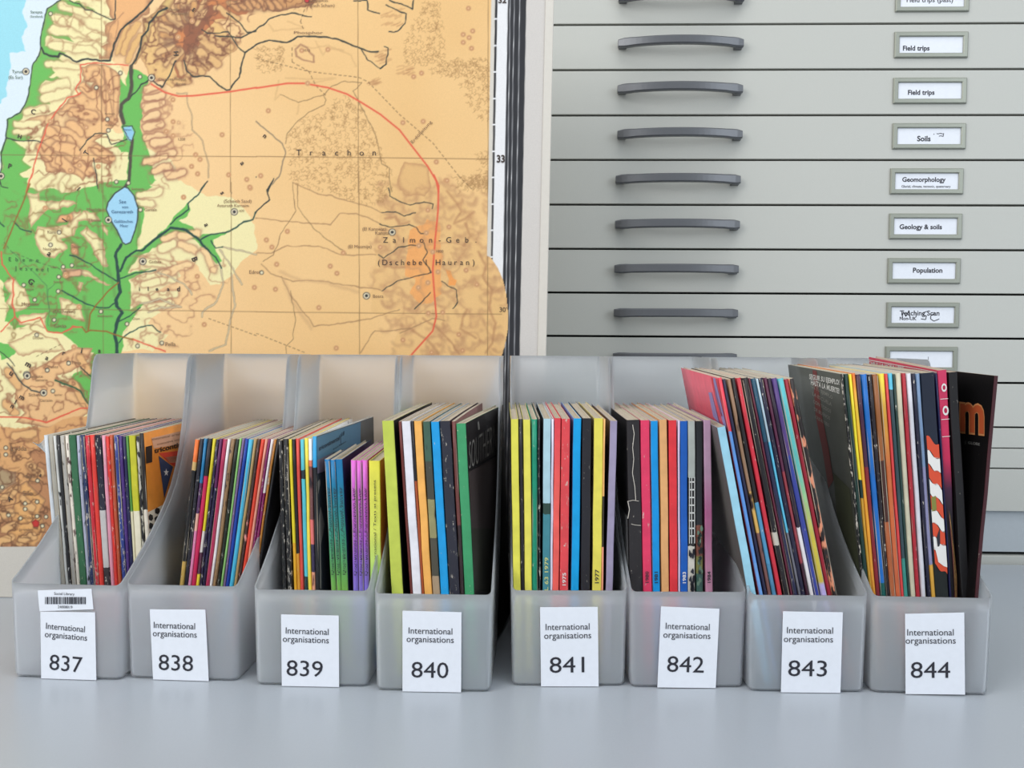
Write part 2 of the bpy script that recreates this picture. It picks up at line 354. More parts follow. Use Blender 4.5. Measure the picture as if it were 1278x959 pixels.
for pts in ['135,40,200,35,200,80,340,75,375,100,230,130,150,220,140,100', '290,170,340,150,400,140,420,190,360,200,310,190', '165,270,190,210,330,210,420,140,480,150,500,190,400,190,370,260,300,280,330,330,270,365,200,350', '430,210,520,290,540,400,520,410,450,300,400,240', '510,200,545,230,540,260,510,230', '300,420,400,420,550,500,520,500,400,450,320,470', '390,490,410,495,400,540,385,520', '300,560,400,600,420,690,380,680,310,640', '20,500,60,470,130,520,150,600,80,640,30,600,60,540', '40,790,180,740,290,770,330,830,100,850', '100,650,230,640,240,720,100,700']:
    fill(T(c3, pts), CREAM, edge=(168, 118, 86), ew=2.2)
finger(c3(300, 175), c3(350, 170), 4.5, (232, 170, 116), BR); finger(c3(370, 320), c3(370, 340), 4, (232, 160, 116), BR); finger(c3(330, 450), c3(390, 440), 4, (220, 170, 130), DBR)
for (x, y, x2, y2) in [(120, 60, 300, 70), (190, 150, 270, 80), (480, 160, 500, 280), (420, 560, 440, 720), (690, 100, 690, 300), (560, 60, 560, 220), (640, 420, 700, 340), (520, 60, 590, 250), (445, 620, 430, 730)]: stroke([c3(x, y), c3(x2, y2)], (110, 96, 56), 3, 4, .45)
# southern highlands
fill(T(c5, '70,180,130,110,230,40,300,20,380,10,360,60,300,110,240,130,260,170,330,200,370,280,300,330,180,340,60,330,100,280,60,230'), (234, 186, 130), edge=BR, ew=2.5)
fill(T(c5, '-60,330,60,350,180,340,300,300,360,300,400,380,520,420,520,840,-60,840'), (222, 166, 108))
fill(T(c5, '110,440,240,400,260,840,-60,840,-60,740,80,700,60,600,180,560'), (178, 122, 84), alpha=.75)
fill(T(c5, '60,600,110,560,140,590,190,640,170,700,190,760,150,835,60,835,20,800,40,700,60,650'), (230, 172, 106), edge=DBR, ew=2.5)
fill(T(c5, '-60,500,60,520,70,580,-60,640'), (176, 150, 112), edge=BR, ew=3)
for (x, y, x2, y2) in [(20, 640, 70, 600), (0, 700, 50, 690), (20, 760, 60, 740), (80, 820, 130, 790), (20, 240, 60, 280), (30, 120, 80, 170), (300, 160, 350, 250), (60, 380, 140, 370), (120, 500, 170, 520), (330, 60, 360, 110), (0, 820, 40, 800), (100, 640, 130, 670)]: finger(c5(x, y), c5(x2, y2), 5, (228, 178, 118), (140, 96, 66), .7)
for k in range(40):
    x, y = rr.uniform(0, 150), rr.uniform(300, 830); a = rr.uniform(-.8, .8); p = c5(x, y); stroke([p, (p[0]+9*math.cos(a), p[1]+9*math.sin(a))], (120, 80, 54), 1.6, 2.2, .45, 1)
# eastern mountains (soft scallops)
fill(T(c4, '500,60,600,0,620,-60,700,-60,760,20,830,60,900,150,940,300,980,400,1040,560,1030,760,560,760,600,620,480,560,500,300,520,160'), (228, 184, 120), warp=True, alpha=.55)
for k in range(230):
    x, y = rr.uniform(470, 1030), rr.uniform(0, 745)
    if y > 300 and x < 540+.2*(y-300)*0: continue
    p = c4(x, y); a = rr.uniform(-.6, 1.2); r = rr.uniform(4, 8); pts = [(p[0]+r*math.cos(a+t), p[1]+r*math.sin(a+t)) for t in np.linspace(0, 2.2, 6)]
    stroke(pts, (178, 130, 90), 2.6, 4.2, .42, .6); stroke([(a_+1.5, b_+2) for a_, b_ in pts], (206, 160, 112), 3, 4, .35, .6)
for s in ['800,60,830,100,860,150,830,200,880,180,910,150', '880,200,900,250,870,290', '930,320,960,380,950,420,990,480,980,560,1000,620,990,700,960,745', '700,600,760,640,820,700,850,745', '640,640,720,690,760,745', '880,560,860,640,920,680', '540,180,580,170,600,200,640,190', '540,380,620,380,680,360']: stroke(T(c4, s), (168, 116, 80), 2.4, 3, .6)
fill(T(c4, '640,220,700,200,720,180,770,190,775,260,780,500,740,540,690,530,650,490,670,440,620,420,640,300'), (242, 164, 92), alpha=.8); fill(T(c4, '800,395,820,400,825,420,840,430,835,455,812,450'), (242, 160, 84))
fill(T(c2, '620,680,720,700,740,790,700,830,600,800,600,740'), (226, 180, 118), edge=(180, 132, 92), ew=3, alpha=.8)
def ridges(pts, scale, c, st, lo=.80, seed=0):
    w = win(pts, 4)
    if w is None: return
    X, Y = WXg[w], WYg[w]; ins = np.zeros(X.shape, bool)
    for (ax, ay), (bx, by) in zip(pts, pts[1:]+[pts[0]]):
        if ay != by: ins ^= ((ay > Y) != (by > Y)) & (X < (bx-ax)*(Y-ay)/(by-ay)+ax)
    D = segdist(X, Y, pts, True); m_ = np.where(ins, np.clip(D/6, 0, 1), 0)
    nn = vnoise(scale)+.5*vnoise(scale*.5)+.2*vnoise(scale*.22); r = 1-np.abs(nn[w])*1.15; k = np.clip((r-lo)/(1-lo), 0, 1)
    sh_ = np.clip((r-lo+.28)/.45, 0, 1)*.32
    comp(w, m_*sh_*st, c); comp(w, m_*k*st, c)
HB = (150, 98, 68)
ridges(T(c1, '300,0,560,-40,580,300,300,270,230,240,250,60'), 15, (176, 132, 92), .6)
ridges(T(c1, '400,330,620,330,600,620,640,700,560,960,200,960,100,700,130,560,330,500'), 15, HB, .85)
ridges(T(c1, '700,60,860,-40,1200,-60,1278,60,1160,280,1080,330,960,420,860,440,740,380,690,250'), 13, (126, 80, 58), .9)
ridges(T(c1, '680,420,900,440,1000,700,880,960,740,960,700,700'), 16, (176, 122, 90), .55, .84)
ridges(T(c3, '20,-10,520,-10,560,200,540,420,420,560,440,730,40,800,0,500'), 17, (140, 104, 62), .6, .82)
ridges(T(c3, '640,340,1100,300,1180,440,900,820,620,830'), 17, (172, 120, 88), .6, .82)
ridges(T(c5, '-60,100,400,20,420,300,300,500,-60,420'), 15, HB, .75)
ridges(T(c5, '-60,380,300,400,300,860,-60,860'), 13, (112, 74, 50), .85)
ridges(T(c4, '480,20,820,-20,1020,330,1060,745,560,760,600,600,440,540,500,300'), 26, (192, 142, 98), .42, .78)
ridges(T(c1, '1180,-60,1680,-60,1560,60,1300,60'), 12, (130, 84, 60), .8)
# lava fields: swarms of little curls
def swarm(pts, n, ln=2.6, c=(168, 128, 80)):
    xs = [p[0] for p in pts]; ys = [p[1] for p in pts]; k = 0
    while k < n:
        x, y = rr.uniform(min(xs), max(xs)), rr.uniform(min(ys), max(ys)); ins = False
        for (ax, ay), (bx, by) in zip(pts, pts[1:]+[pts[0]]):
            if (ay > y) != (by > y) and x < (bx-ax)*(y-ay)/(by-ay)+ax: ins = not ins
        k += 1
        if not ins: continue
        a = rr.uniform(-.9, .9)+(math.pi/2 if rr.random() < .4 else 0)
        stroke([(x, y), (x+ln*math.cos(a), y+ln*math.sin(a)), (x+ln*1.7*math.cos(a+.8), y+ln*1.7*math.sin(a+.8))], c, .55, .7, .75, 0)
tr = T(c2, '130,560,180,505,290,455,340,405,400,395,440,450,500,560,520,640,560,700,568,810,560,830')+T(c4, '560,80,480,125,400,105,320,70,200,40,150,25')+[c2(140, 700)]
swarm(tr, 1150)
for s, n in (('620,260,610,180,640,110,680,70,690,0,770,0,780,120,790,270,700,270', 330), ('710,290,800,245,980,240,985,320,800,322', 250), ('850,330,980,320,985,520,930,490,880,420', 190), ('0,195,120,190,100,300,0,300', 110), ('920,640,980,630,985,760,850,800,830,740,930,730', 200)): swarm(T(c2, s), n)
swarm(T(c4, '840,-10,985,-10,985,70,900,50'), 150)
for (x, y, w_, h_) in ((560, 75, 50, 34), (520, 240, 30, 26), (610, 300, 36, 20), (483, 345, 26, 14)):
    for k in range(16): p = c2(x+rr.uniform(-w_, w_)*.8, y+rr.uniform(-h_, h_)); stroke([p, (p[0]+8, p[1]-3)], (190, 140, 92), 1.2, 1.6, .6)
for s in ['50,100,70,130,200,120,130,90', '160,190,230,200,300,190,400,230,420,280', '90,340,80,420,100,400', '120,330,330,330,230,350', '250,170,280,230,300,200,360,210', '180,440,170,480']: stroke(T(c2, s), (206, 164, 110), 1.6, 2, .6)
stroke(T(c2, '185,185,165,205,170,235,200,255,240,262,240,235,215,200,185,185'), (150, 104, 80), 1.6, 1.8, .8)
# water and roads
for s in ['100,400,180,430,230,415,280,400,290,420,285,440,220,470,160,520,130,560,125,600', '280,400,320,360,370,345,440,345', '440,345,405,380,430,430,470,510,500,560,520,640,525,690,560,710,565,807']: stroke(T(c2, s), (126, 100, 66), .9, .9, .8)
for s in ['0,175,100,190,310,205,350,155,420,155,520,200', '0,320,60,325,130,290,260,290,360,330,500,330', '20,370,60,410,150,440,300,440,440,470,520,475', '100,420,140,500,210,590,240,632,400,615,600,560', '155,30,260,70,400,105,520,150', '640,640,560,650,500,650,440,740', '600,660,740,600,790,605']: stroke(T(c4, s), (160, 122, 84), 1.2, 1, .8)
for s in ['100,400,190,440,300,445,420,485', '110,430,150,530,230,640']: stroke(T(c4, s), (200, 158, 112), 4, 4, .5)
for s in ['155,30,165,150,100,250,70,330,30,360', '175,40,175,130,240,220,330,290,380,325', '140,480,160,600,158,680,125,720,125,745']: stroke(T(c4, s), (120, 92, 60), .8, .8, .8)
for s in ['0,245,220,300,430,325,470,345,600,480,740,600,850,740,910,800', '215,0,185,90,200,130', '150,200,150,260,220,300,250,360,290,400']: dashed(T(c2, s), (110, 84, 56), .9)
dashed(T(c4, '0,660,200,740'), (120, 90, 60), .9); dashed(T(c3, '1040,670,1278,755'), (120, 90, 60), .9); dashed(T(c3, '20,290,60,340,190,390,290,420,340,440'), (70, 90, 60), .8)
stroke(T(c2, '0,510,60,560,110,600,125,640,100,740,60,780'), (128, 112, 92), 1.4, 1, .9)
for s in ['60,780,48,807']: stroke(T(c2, s), INK, 1.8)
for s in ['75,10,45,60,55,100,10,140,0,155', '1,1,1,1']: stroke(T(c4, s), INK, 1.6)
for s in ['885,460,930,470,950,560,960,640,1010,700,1040,820,1040,880', '1150,958,1150,960']: stroke(T(c1, s), (120, 104, 84), 1.6, 1, .7); stroke(T(c1, s), (226, 190, 140), .7, .6, .8)
for s in ['1100,420,1110,500,1080,580,1010,640,1010,660', '790,440,860,470,920,500,960,550', '1110,315,1180,330,1278,350', '1150,440,1170,600,1140,700,1120,800,1040,830', '1100,330,1160,420,1200,500', '700,600,800,570,900,620,800,610,740,640']: stroke(T(c3, s), (130, 112, 92), 2.2, 1, .75); stroke(T(c3, s), (226, 210, 170), 1.1, .8, .8)
for s in ['60,340,160,430,230,500,240,600,245,700', '270,500,240,520,238,620']: stroke(T(c3, s), (76, 120, 76), .9, .8, .8)
for s, wd in (('345,0,400,20,420,50,455,55,500,75,550,95,575,90,578,0', 1.4), ('770,-20,755,10,720,50,660,100,605,150,570,220,550,300,500,305,440,295,380,305,300,270,290,285,215,270,205,240', 2.2), ('835,40,790,60,745,110,735,150,705,190,700,240,680,300,655,330', 2.4), ('740,400,700,420,660,470,640,500', 1.5),
              ('760,400,810,435,850,360,880,305', 1.6), ('920,300,935,350,965,385,1050,385,1080,415,1130,445,1150,445,1190,380,1200,330,1220,260,1278,225', 1.7), ('1220,260,1180,230,1140,160,1080,165,1040,170,1010,150', 1.5), ('1278,155,1230,160,1190,110,1130,60', 1.5), ('30,690,60,700,150,700,215,710', 1.4), ('400,750,430,700,475,660,530,665,555,715,610,705,640,695', 1.3), ('470,790,480,860,490,940', 1.1), ('1035,900,1000,945', 1.6), ('0,880,10,930,40,940', 1.2)): stroke(T(c1, s), INK, wd, .7)
stroke(T(c1, '655,330,655,400,650,460,640,490,605,520,600,560,615,620'), (76, 72, 58), 4.2, 1.4); stroke(T(c1, '655,700,650,760,648,830,640,900,620,945'), (76, 72, 58), 4.2, 1.4)
stroke(T(c1, '300,0,235,40,205,160,200,240,190,280,160,330,150,440,130,510,100,560,40,600,28,690,5,800,0,930,-8,1000'), RIV, 1.4, .7)
for s, wd in (('0,190,50,170,130,182,170,155,250,150,310,155,370,175,440,205,470,215,510,218', 1.8), ('440,205,470,250,520,285,540,270', 1.1), ('535,200,550,205,545,265,520,285', 1.4), ('0,125,60,75,150,55,230,72', 1.5), ('410,0,430,0,465,0,470,40,520,60', 1.5), ('545,20,600,50,630,60,625,100,590,130,555,130', 1.5), ('560,0,620,20,655,40,660,0', 1.6), ('-170,155,-70,155,0,125', 1.5)): stroke(T(c2, s), INK, wd, .6)
for s in ['555,50,560,85,600,105,650,120,700,108,740,120,738,138', '525,150,580,150,620,165,665,152', '515,200,560,215,600,210,640,200,670,215,690,240,710,240', '510,330,530,345,600,300,660,290,690,290', '705,280,718,320,700,350,735,408,600,440,565,460,525,478', '735,492,690,530,665,560', '780,440,840,480,845,530,825,555']: stroke(T(c4, s), INK, 1.1, .6)
for s, wd in (('600,300,580,340,585,400,590,480,600,540,575,580,580,610,605,640,590,680,575,740,580,840', 4), ('600,430,630,360,680,330,710,330,780,270,850,215,930,230,990,280,1050,345', 2.8), ('1050,345,1080,370,1100,415', 1.8), ('850,200,900,160,945,125,940,95,990,50,1020,0', 1.7), ('990,280,1050,250,1150,230,1210,190,1265,175,1278,140', 1.6), ('1050,280,1080,320,1110,315', 1.4), ('600,470,680,440,780,425', 1.5), ('345,355,400,370,470,410,580,480', 1.6), ('310,530,400,580,470,610,540,615,580,590', 1.6), ('590,790,640,750,690,715,760,705,800,740', 1.3), ('590,690,700,620', 1.4), ('70,190,100,220,155,240', 1.5), ('-5,180,20,215', 1.6)): stroke(T(c3, s), (34, 70, 62), wd, .8)
stroke(T(c3, '500,300,560,480,570,560'), (90, 92, 54), 3, 4, .3)
stroke(T(c5, '30,80,80,150,130,190,180,200'), (60, 70, 66), 1.6); stroke(T(c5, '330,90,370,130,400,160'), INK, 1.4); stroke(T(c5, '230,150,330,190,380,265'), (40, 90, 60), 2); dashed(T(c5, '150,50,250,0'), (110, 90, 60), .8)
stroke(T(c5, '0,30,40,60,60,90'), INK, 1.1)
# lakes
fill(T(c3, '620,15,575,45,540,90,530,125,550,175,585,230,610,290,625,300,650,290,670,240,685,180,688,120,670,60,640,20'), (156, 206, 232), warp=False); stroke(T(c3, '620,15,575,45,540,90,530,125,550,175,585,230,610,290,625,300,650,290,670,240,685,180,688,120,670,60,640,20,620,15'), (54, 62, 60), 1.5, .6, wob=.2)
fill(T(c1, '610,635,655,630,668,660,655,705,640,700,620,665'), (140, 196, 224), warp=False); stroke(T(c1, '610,635,655,630,668,660,655,705,640,700,620,665,610,635'), (60, 66, 60), 1.1)
# graticule
GR = (128, 98, 62)
for s, f in (('1148,-60,1149,958', c1), ('1152,-10,1152,900', c3), ('505,-60,507,958', c1), ('513,-10,515,900', c3), ('426,-60,428,807', c2), ('430,-20,433,780', c4), ('0,772,1278,782', c1), ('0,657,995,668', c2), ('0,620,640,628,1278,636', c3), ('0,570,1030,580', c4), ('973,-40,972,807', c2), ('971,-20,970,770', c4)): stroke(T(f, s), GR, .8, .7, .8, 0)
# red route
for s, f, wd in (('755,420,820,460,890,480,960,478,1140,458,1278,437', c1, 2.2), ('0,370,130,350,200,350,300,368,380,395,440,430,520,480,600,545,650,610,720,700,755,760,765,807', c2, 2.2), ('745,-5,765,40,762,150,750,270,740,400,748,500,755,590,740,650,655,745,640,765', c4, 2.2), ('400,460,390,470,375,440,405,400,400,320,480,315,560,318,640,325', c1, 1.6), ('400,465,330,490,285,550,250,600,220,680,185,770,160,880,130,958', c1, 1.7),
                 ('10,340,10,400,65,480,70,550,60,600,75,660,110,690,200,665,240,730,310,745,360,710,410,715', c3, 1.8), ('75,665,0,740', c3, 1.6), ('660,775,820,835', c3, 1.9)): stroke(T(f, s), RED, wd, .7, .92, .5 if f in (c1, c3) and wd < 2.1 else 0)
for s in ['150,0,20,320', '410,715,430,740,450,730,530,735,600,760,660,775', '590,490,540,530,480,600,450,650,440,730']: stroke(T(c3, s), (148, 98, 40), 1.9, .7, .9, .2)
stroke(T(c5, '-40,295,110,305,190,320,260,295,330,265,385,262'), RED, 1.9, .7, .95, .3)
# towns and peaks
for f, L_ in ((c1, [(129, 357, 2), (252, 68, 1), (600, 364, 1), (698, 383, 1), (755, 388, 2), (480, 437, 1), (535, 595, 1), (540, 650, 1), (580, 907, 1), (640, 913, 1), (5, 878, 2)]),
              (c3, [(295, 240, 1), (252, 303, 1), (315, 412, 1), (358, 405, 1), (293, 462, 1), (118, 503, 1), (173, 577, 1), (290, 534, 1), (540, 178, 2), (700, 128, 1), (712, 385, 2), (1168, 138, 2), (270, 677, 1), (503, 635, 1), (183, 752, 1), (633, 697, 1), (686, 807, 1), (807, 792, 1), (342, 892, 1), (235, 927, 1), (133, 950, 2)]),
              (c4, [(570, 235, 2), (462, 502, 2), (22, 405, 1)]), (c5, [(112, 130, 2), (195, 107, 1), (283, 78, 1), (180, 200, 2), (218, 193, 1), (24, 427, 1), (24, 455, 1), (155, 563, 1), (9, 590, 1), (104, 657, 1), (104, 680, 1), (153, 650, 1), (153, 710, 1), (190, 712, 1), (175, 750, 1), (35, 705, 1), (85, 718, 1)])):
    for x, y, k in L_:
        p = f(x, y)
        if k == 2: dot(*p, 4.1, (228, 214, 180), (44, 44, 48)); dot(*p, 1.5, (44, 44, 48), (44, 44, 48))
        else: dot(*p, 2.4, (226, 214, 176), (54, 50, 46))
for f, L_ in ((c1, [(862, 497), (863, 607), (828, 655), (863, 677), (997, 795), (955, 830), (985, 867), (1107, 672), (975, 772), (1140, 872), (1230, 895), (1248, 938), (398, 785), (396, 825), (490, 830), (548, 455), (430, 635), (350, 850), (250, 605), (958, 105), (888, 185)]),
              (c2, [(50, 465), (615, 515), (700, 510), (908, 130), (893, 158), (868, 145), (868, 178), (903, 203), (755, 680), (795, 758), (660, 322), (693, 307), (890, 35), (190, 212), (215, 350), (300, 208), (18, 738)]),
              (c4, [(800, 18), (720, 142), (808, 213), (713, 238), (740, 318), (682, 292), (520, 298), (880, 395), (925, 455), (365, 322), (130, 232), (310, 378), (338, 408), (42, 268), (65, 298), (85, 370), (80, 475), (262, 552), (722, 575), (782, 572), (850, 665), (735, 740), (615, 688), (335, 722), (865, 732), (680, 468), (720, 447), (762, 402)]),
              (c3, [(370, 332), (327, 455), (395, 612), (370, 812), (225, 120), (915, 65), (983, 460), (1018, 700), (1268, 515), (1245, 15)]), (c5, [(305, 12)])):
    for x, y in L_: p = f(x, y); dot(*p, 3.4, (208, 158, 108)); dot(*p, 2.2, (196, 140, 98)); dot(*p, 1.1, (232, 190, 142))
fill(T(c5, '147,722,163,734,158,754,138,754,131,734'), (200, 52, 46), edge=(120, 30, 30), ew=1, warp=False); dot(*c2(212, 2), 3, (200, 60, 60), (60, 40, 40))
# print edge, frame bars and margins, all straight lines of the sheet itself
def lx(x0, x1): return lambda y: x0+(x1-x0)*y/440.0     # x of a line that passes x0 at y=0 and x1 at y=440
def band(l, r, c, y0=-20, y1=691):
    w = (slice(max(0, int((y0-MY0)*SS)), min(NYp, int((y1-MY0)*SS))), slice(0, NXp)); X, Y = gx[w], gy[w]
    a = np.clip((X-l(Y))*SS+.5, 0, 1)*np.clip((r(Y)-X)*SS+.5, 0, 1); comp(w, a, c)
pr = IM.copy()
MARG = (204, 199, 190)
band(lx(613, 606), lx(760, 760), (214, 208, 198), -20, 780); w_ = (slice(int((683-MY0)*SS), NYp), slice(0, NXp)); comp(w_, np.ones(gx[w_].shape, np.float32), MARG)
band(lx(618, 611), lx(621, 612.5), (40, 40, 44)); band(lx(621, 613), lx(634, 626), (232, 232, 234)); band(lx(634, 626), lx(657, 648.6), (44, 45, 50))
for x0, x1, wd in ((636.3, 630.2, .8), (641.5, 634.5, .7), (648.4, 641.4, .8)): band(lx(x0, x1), lx(x0+wd, x1+wd), (216, 216, 218))
band(lx(657, 648.6), lx(684, 672), (208, 203, 198), -20, 780); band(lx(684, 672), lx(720, 720), (222, 216, 204), -20, 780)
for k in range(22):
    y = -10+k*33; band(lx(617, 610), lx(621, 612.5), (232, 232, 234), y, y+2)
# the print runs over the frame in a rounded lobe at right
lobe = [(606, 318), (613, 322), (621, 334), (628, 350), (632, 368), (633.8, 388), (633.8, 412), (630, 432), (624, 452), (616, 475), (606, 500)]
w = win(lobe, 4); ins = np.zeros(gx[w].shape, bool)
for (ax, ay), (bx, by) in zip(lobe, lobe[1:]+[lobe[0]]):
    if ay != by: ins ^= ((ay > gy[w]) != (by > gy[w])) & (gx[w] < (bx-ax)*(gy[w]-ay)/(by-ay)+ax)
sub = IM[w]; sub[ins] = pr[w][ins]; IM[w] = sub
# sheet geometry: leaning very slightly back, vertices carry the printed colours
MYB, MLEAN = .2440, .060
def mapP(u, v): return (u, MYB+v*MLEAN, v)
def on_map(px, py):
    n = np.array([0, 1, -MLEAN]); o = np.array([0, MYB, 0]); d = ray(px, py); t = np.dot(o-CAM, n)/np.dot(d, n); p = CAM+d*t; return p[0], p[2]
nu, nv = 800, 860
ua = on_map(0, 400)[0]-.05; ub0 = on_map(674.5, 750)[0]; ub1 = on_map(691.5, 0)[0]; vt = on_map(300, 0)[1]+.02
vs_ = np.linspace(.0006, vt, nv); tt = np.linspace(0, 1, nu)
Ux = ua+(ub0+(ub1-ub0)*vs_[:, None]/vt-ua)*tt[None, :]; Vv = np.repeat(vs_[:, None], nu, 1)
Pm = np.stack([Ux, MYB+Vv*MLEAN+.0006*np.sin(Ux*23)*np.minimum(1, Vv*4), Vv], -1).reshape(-1, 3)
rel = Pm-CAM; dd = rel@FW; pxs = 639+CF*(rel@RT)/dd; pys = 479.5-CF*(rel@UP)/dd
fx = np.clip((pxs-MX0)*SS-.5, 0, NXp-1.01); fy = np.clip((pys-MY0)*SS-.5, 0, NYp-1.01); ix = fx.astype(int); iy = fy.astype(int); fx = (fx-ix)[:, None]; fy = (fy-iy)[:, None]
colr = (IM[iy, ix]*(1-fx)+IM[iy, ix+1]*fx)*(1-fy)+(IM[iy+1, ix]*(1-fx)+IM[iy+1, ix+1]*fx)*fy
cc = np.clip((colr*.93+colr.mean(1, keepdims=True)*.03)/255, 0, 1); lc = np.where(cc <= .04045, cc/12.92, ((cc+.055)/1.055)**2.4).astype(np.float32)
me = bpy.data.meshes.new('map_sheet'); me.vertices.add(nu*nv); me.vertices.foreach_set('co', Pm.astype(np.float32).ravel())
I = (np.arange(nv-1)[:, None]*nu+np.arange(nu-1)[None, :]).ravel(); Q = np.stack([I, I+1, I+nu+1, I+nu], -1).astype(np.int32); nf = len(Q)
me.loops.add(nf*4); me.loops.foreach_set('vertex_index', Q.ravel()); me.polygons.add(nf); me.polygons.foreach_set('loop_start', np.arange(nf, dtype=np.int32)*4)
try: me.polygons.foreach_set('loop_total', np.full(nf, 4, np.int32))
except Exception: pass
me.update(calc_edges=True)
ca = me.color_attributes.new('print', 'FLOAT_COLOR', 'POINT'); ca.data.foreach_set('color', np.concatenate([lc, np.ones((len(lc), 1), np.float32)], 1).ravel())
q = NT('printed_map', .6, .3); at = q.n('ShaderNodeAttribute', attribute_name='print'); tc = q.n('ShaderNodeTexCoord'); no = q.n('ShaderNodeTexNoise', {'Vector': tc.outputs['Object'], 'Scale': 700, 'Detail': 2})
mr = q.n('ShaderNodeMapRange', {0: no.outputs[0], 1: .3, 2: .7, 3: .97, 4: 1.03}); mm = q.n('ShaderNodeMixRGB', {0: 1, 1: at.outputs['Color'], 2: mr.outputs[0]}, blend_type='MULTIPLY'); q.l(mm.outputs[0], q.p.inputs['Base Color'])
MAPR = tag(empty('wall_map', (0, MYB, 0)), 'large printed relief map with green coast and tan desert, standing behind the file boxes', 'map')
MAPR.location = (0, 0, 0)
sh = link('map_sheet', me, q.m, MAPR)
M_canvas = flat('canvas_backing', (206, 200, 188), .8)
V = []
for off in (.0016, .0034):
    V += [(ua, MYB+off, .0006), (ub0, MYB+off, .0006), (ub1, MYB+vt*MLEAN+off, vt), (ua, MYB+vt*MLEAN+off, vt)]
link('canvas_backing', mesh_of(V, [(0, 1, 2, 3), (7, 6, 5, 4), (0, 4, 5, 1), (1, 5, 6, 2), (2, 6, 7, 3), (3, 7, 4, 0)]), M_canvas, MAPR)
def edge_at(v): return ub0+(ub1-ub0)*v/vt
V = []; F_ = []
wE = .0095
for v in np.linspace(.0006, vt, 24):
    e_ = edge_at(v); y = MYB+v*MLEAN
    V += [(e_-wE, y-.0003, v), (e_-wE+.0006, y-.0016, v), (e_-.0004, y-.0016, v), (e_+.0003, y-.0008, v), (e_+.0003, y+.0034, v)]
for k in range(23):
    for j in range(4): a = k*5+j; F_.append((a, a+1, a+6, a+5))
link('edge_binding', mesh_of(V, F_), flat('binding_tape', (206, 201, 192), .6), MAPR)
# lettering on the sheet
def mp(off): return lambda px, py: (lambda uv: (uv[0], MYB+uv[1]*MLEAN-off+.0006*math.sin(uv[0]*23)*min(1, uv[1]*4), uv[1]))(on_map(px, py))
LT = Flat(mp(.0007))
def mt(t, x, y, w_, h_=None, rot=0, k=0, bold=0, sp=0):
    V_, Fc = text_geo(t, bold)
    if not len(V_): return
    sx = w_/np.ptp(V_[:, 0]); sy = (h_/.7) if h_ else sx; V_ = V_*np.array([sx, sy]); V_[:, 1] -= sy*.3; c, s_ = math.cos(rot), math.sin(rot); b = len(LT.v)
    for a_, b_ in V_: LT.v.append(LT.fn(x+c*a_+s_*b_, y-(-s_*a_+c*b_)))
    for f in Fc: LT.f.append([b+i for i in f]); LT.mi.append(k)
def spaced(t, x0, x1, y, h_, k=0, y1=None, rot=0, bold=.0):
    n = len(t)-1; y1 = y if y1 is None else y1
    for i, ch_ in enumerate(t):
        if ch_ == ' ': continue
        V_, _ = text_geo(ch_, bold); wd = np.ptp(V_[:, 0])*h_/.7 if len(V_) else 1; mt(ch_, x0+(x1-x0)*i/n, y+(y1-y)*i/n, wd, h_, rot, k, bold)
spaced('Trachon', 373, 467, 191, 7.5); spaced('Zalmon-Geb.', 481, 594, 300, 7); spaced('(Dschebel Hauran)', 473, 591, 328, 7)
mt('33', 625, 199, 10, 9, bold=.03); mt('32', 627, 1, 10, 7, bold=.03); mt("30'", 628, 387, 9, 6)
for ch_, x, y, h_, r_ in (('n', 331, 170, 6, .7), ('a', 303, 204, 6, .9), ('s', 278, 241, 6, 1), ('a', 258, 281, 6, 1.2), ('B', 243, 324, 7, 1.2), ('H', 219.5, 67, 6, 1.5), ('E', 242, 13, 5, .6), ('T', 108, 191, 6, -1), ('G', 39, 352, 7, .8), ('a', 62, 317, 7, .7), ('l', 81, 275, 7, -1), ('P', 13, 208, 6, .2), ('H', 25, 171, 5, .3), ('C', 42, 140, 6, .3), ('l', 98, 236, 6, .8),
                         ('i', 174, 361, 5, 0), ('l', 185, 361, 5, 0), ('e', 196, 361, 5, 0), ('a', 210, 361, 5, 0), ('d', 223, 361, 6, 0), ('u', 15, 466, 7, .6), ('m', 36, 455, 7, .5), ('a', 59, 447, 6, .4), ('r', 80, 441, 6, .35), ('i', 102, 438, 7, .2), ('a', 124, 438, 6, 0), ('m', 28, 496, 6, .5), ('l', 20, 502, 6, .5), ('n', 16, 507, 6, .5), ('A', 13, 623, 6, -.5), ('a', 51, 593, 5, .5)):
    V_, _ = text_geo(ch_, .02); mt(ch_, x, y, np.ptp(V_[:, 0])*h_/.7, h_, r_, 0, .02)
spaced('Ebene', 13, 47, 324, 5, 1, 325); spaced('Jesreel', 20, 60, 335, 5, 1, 337)
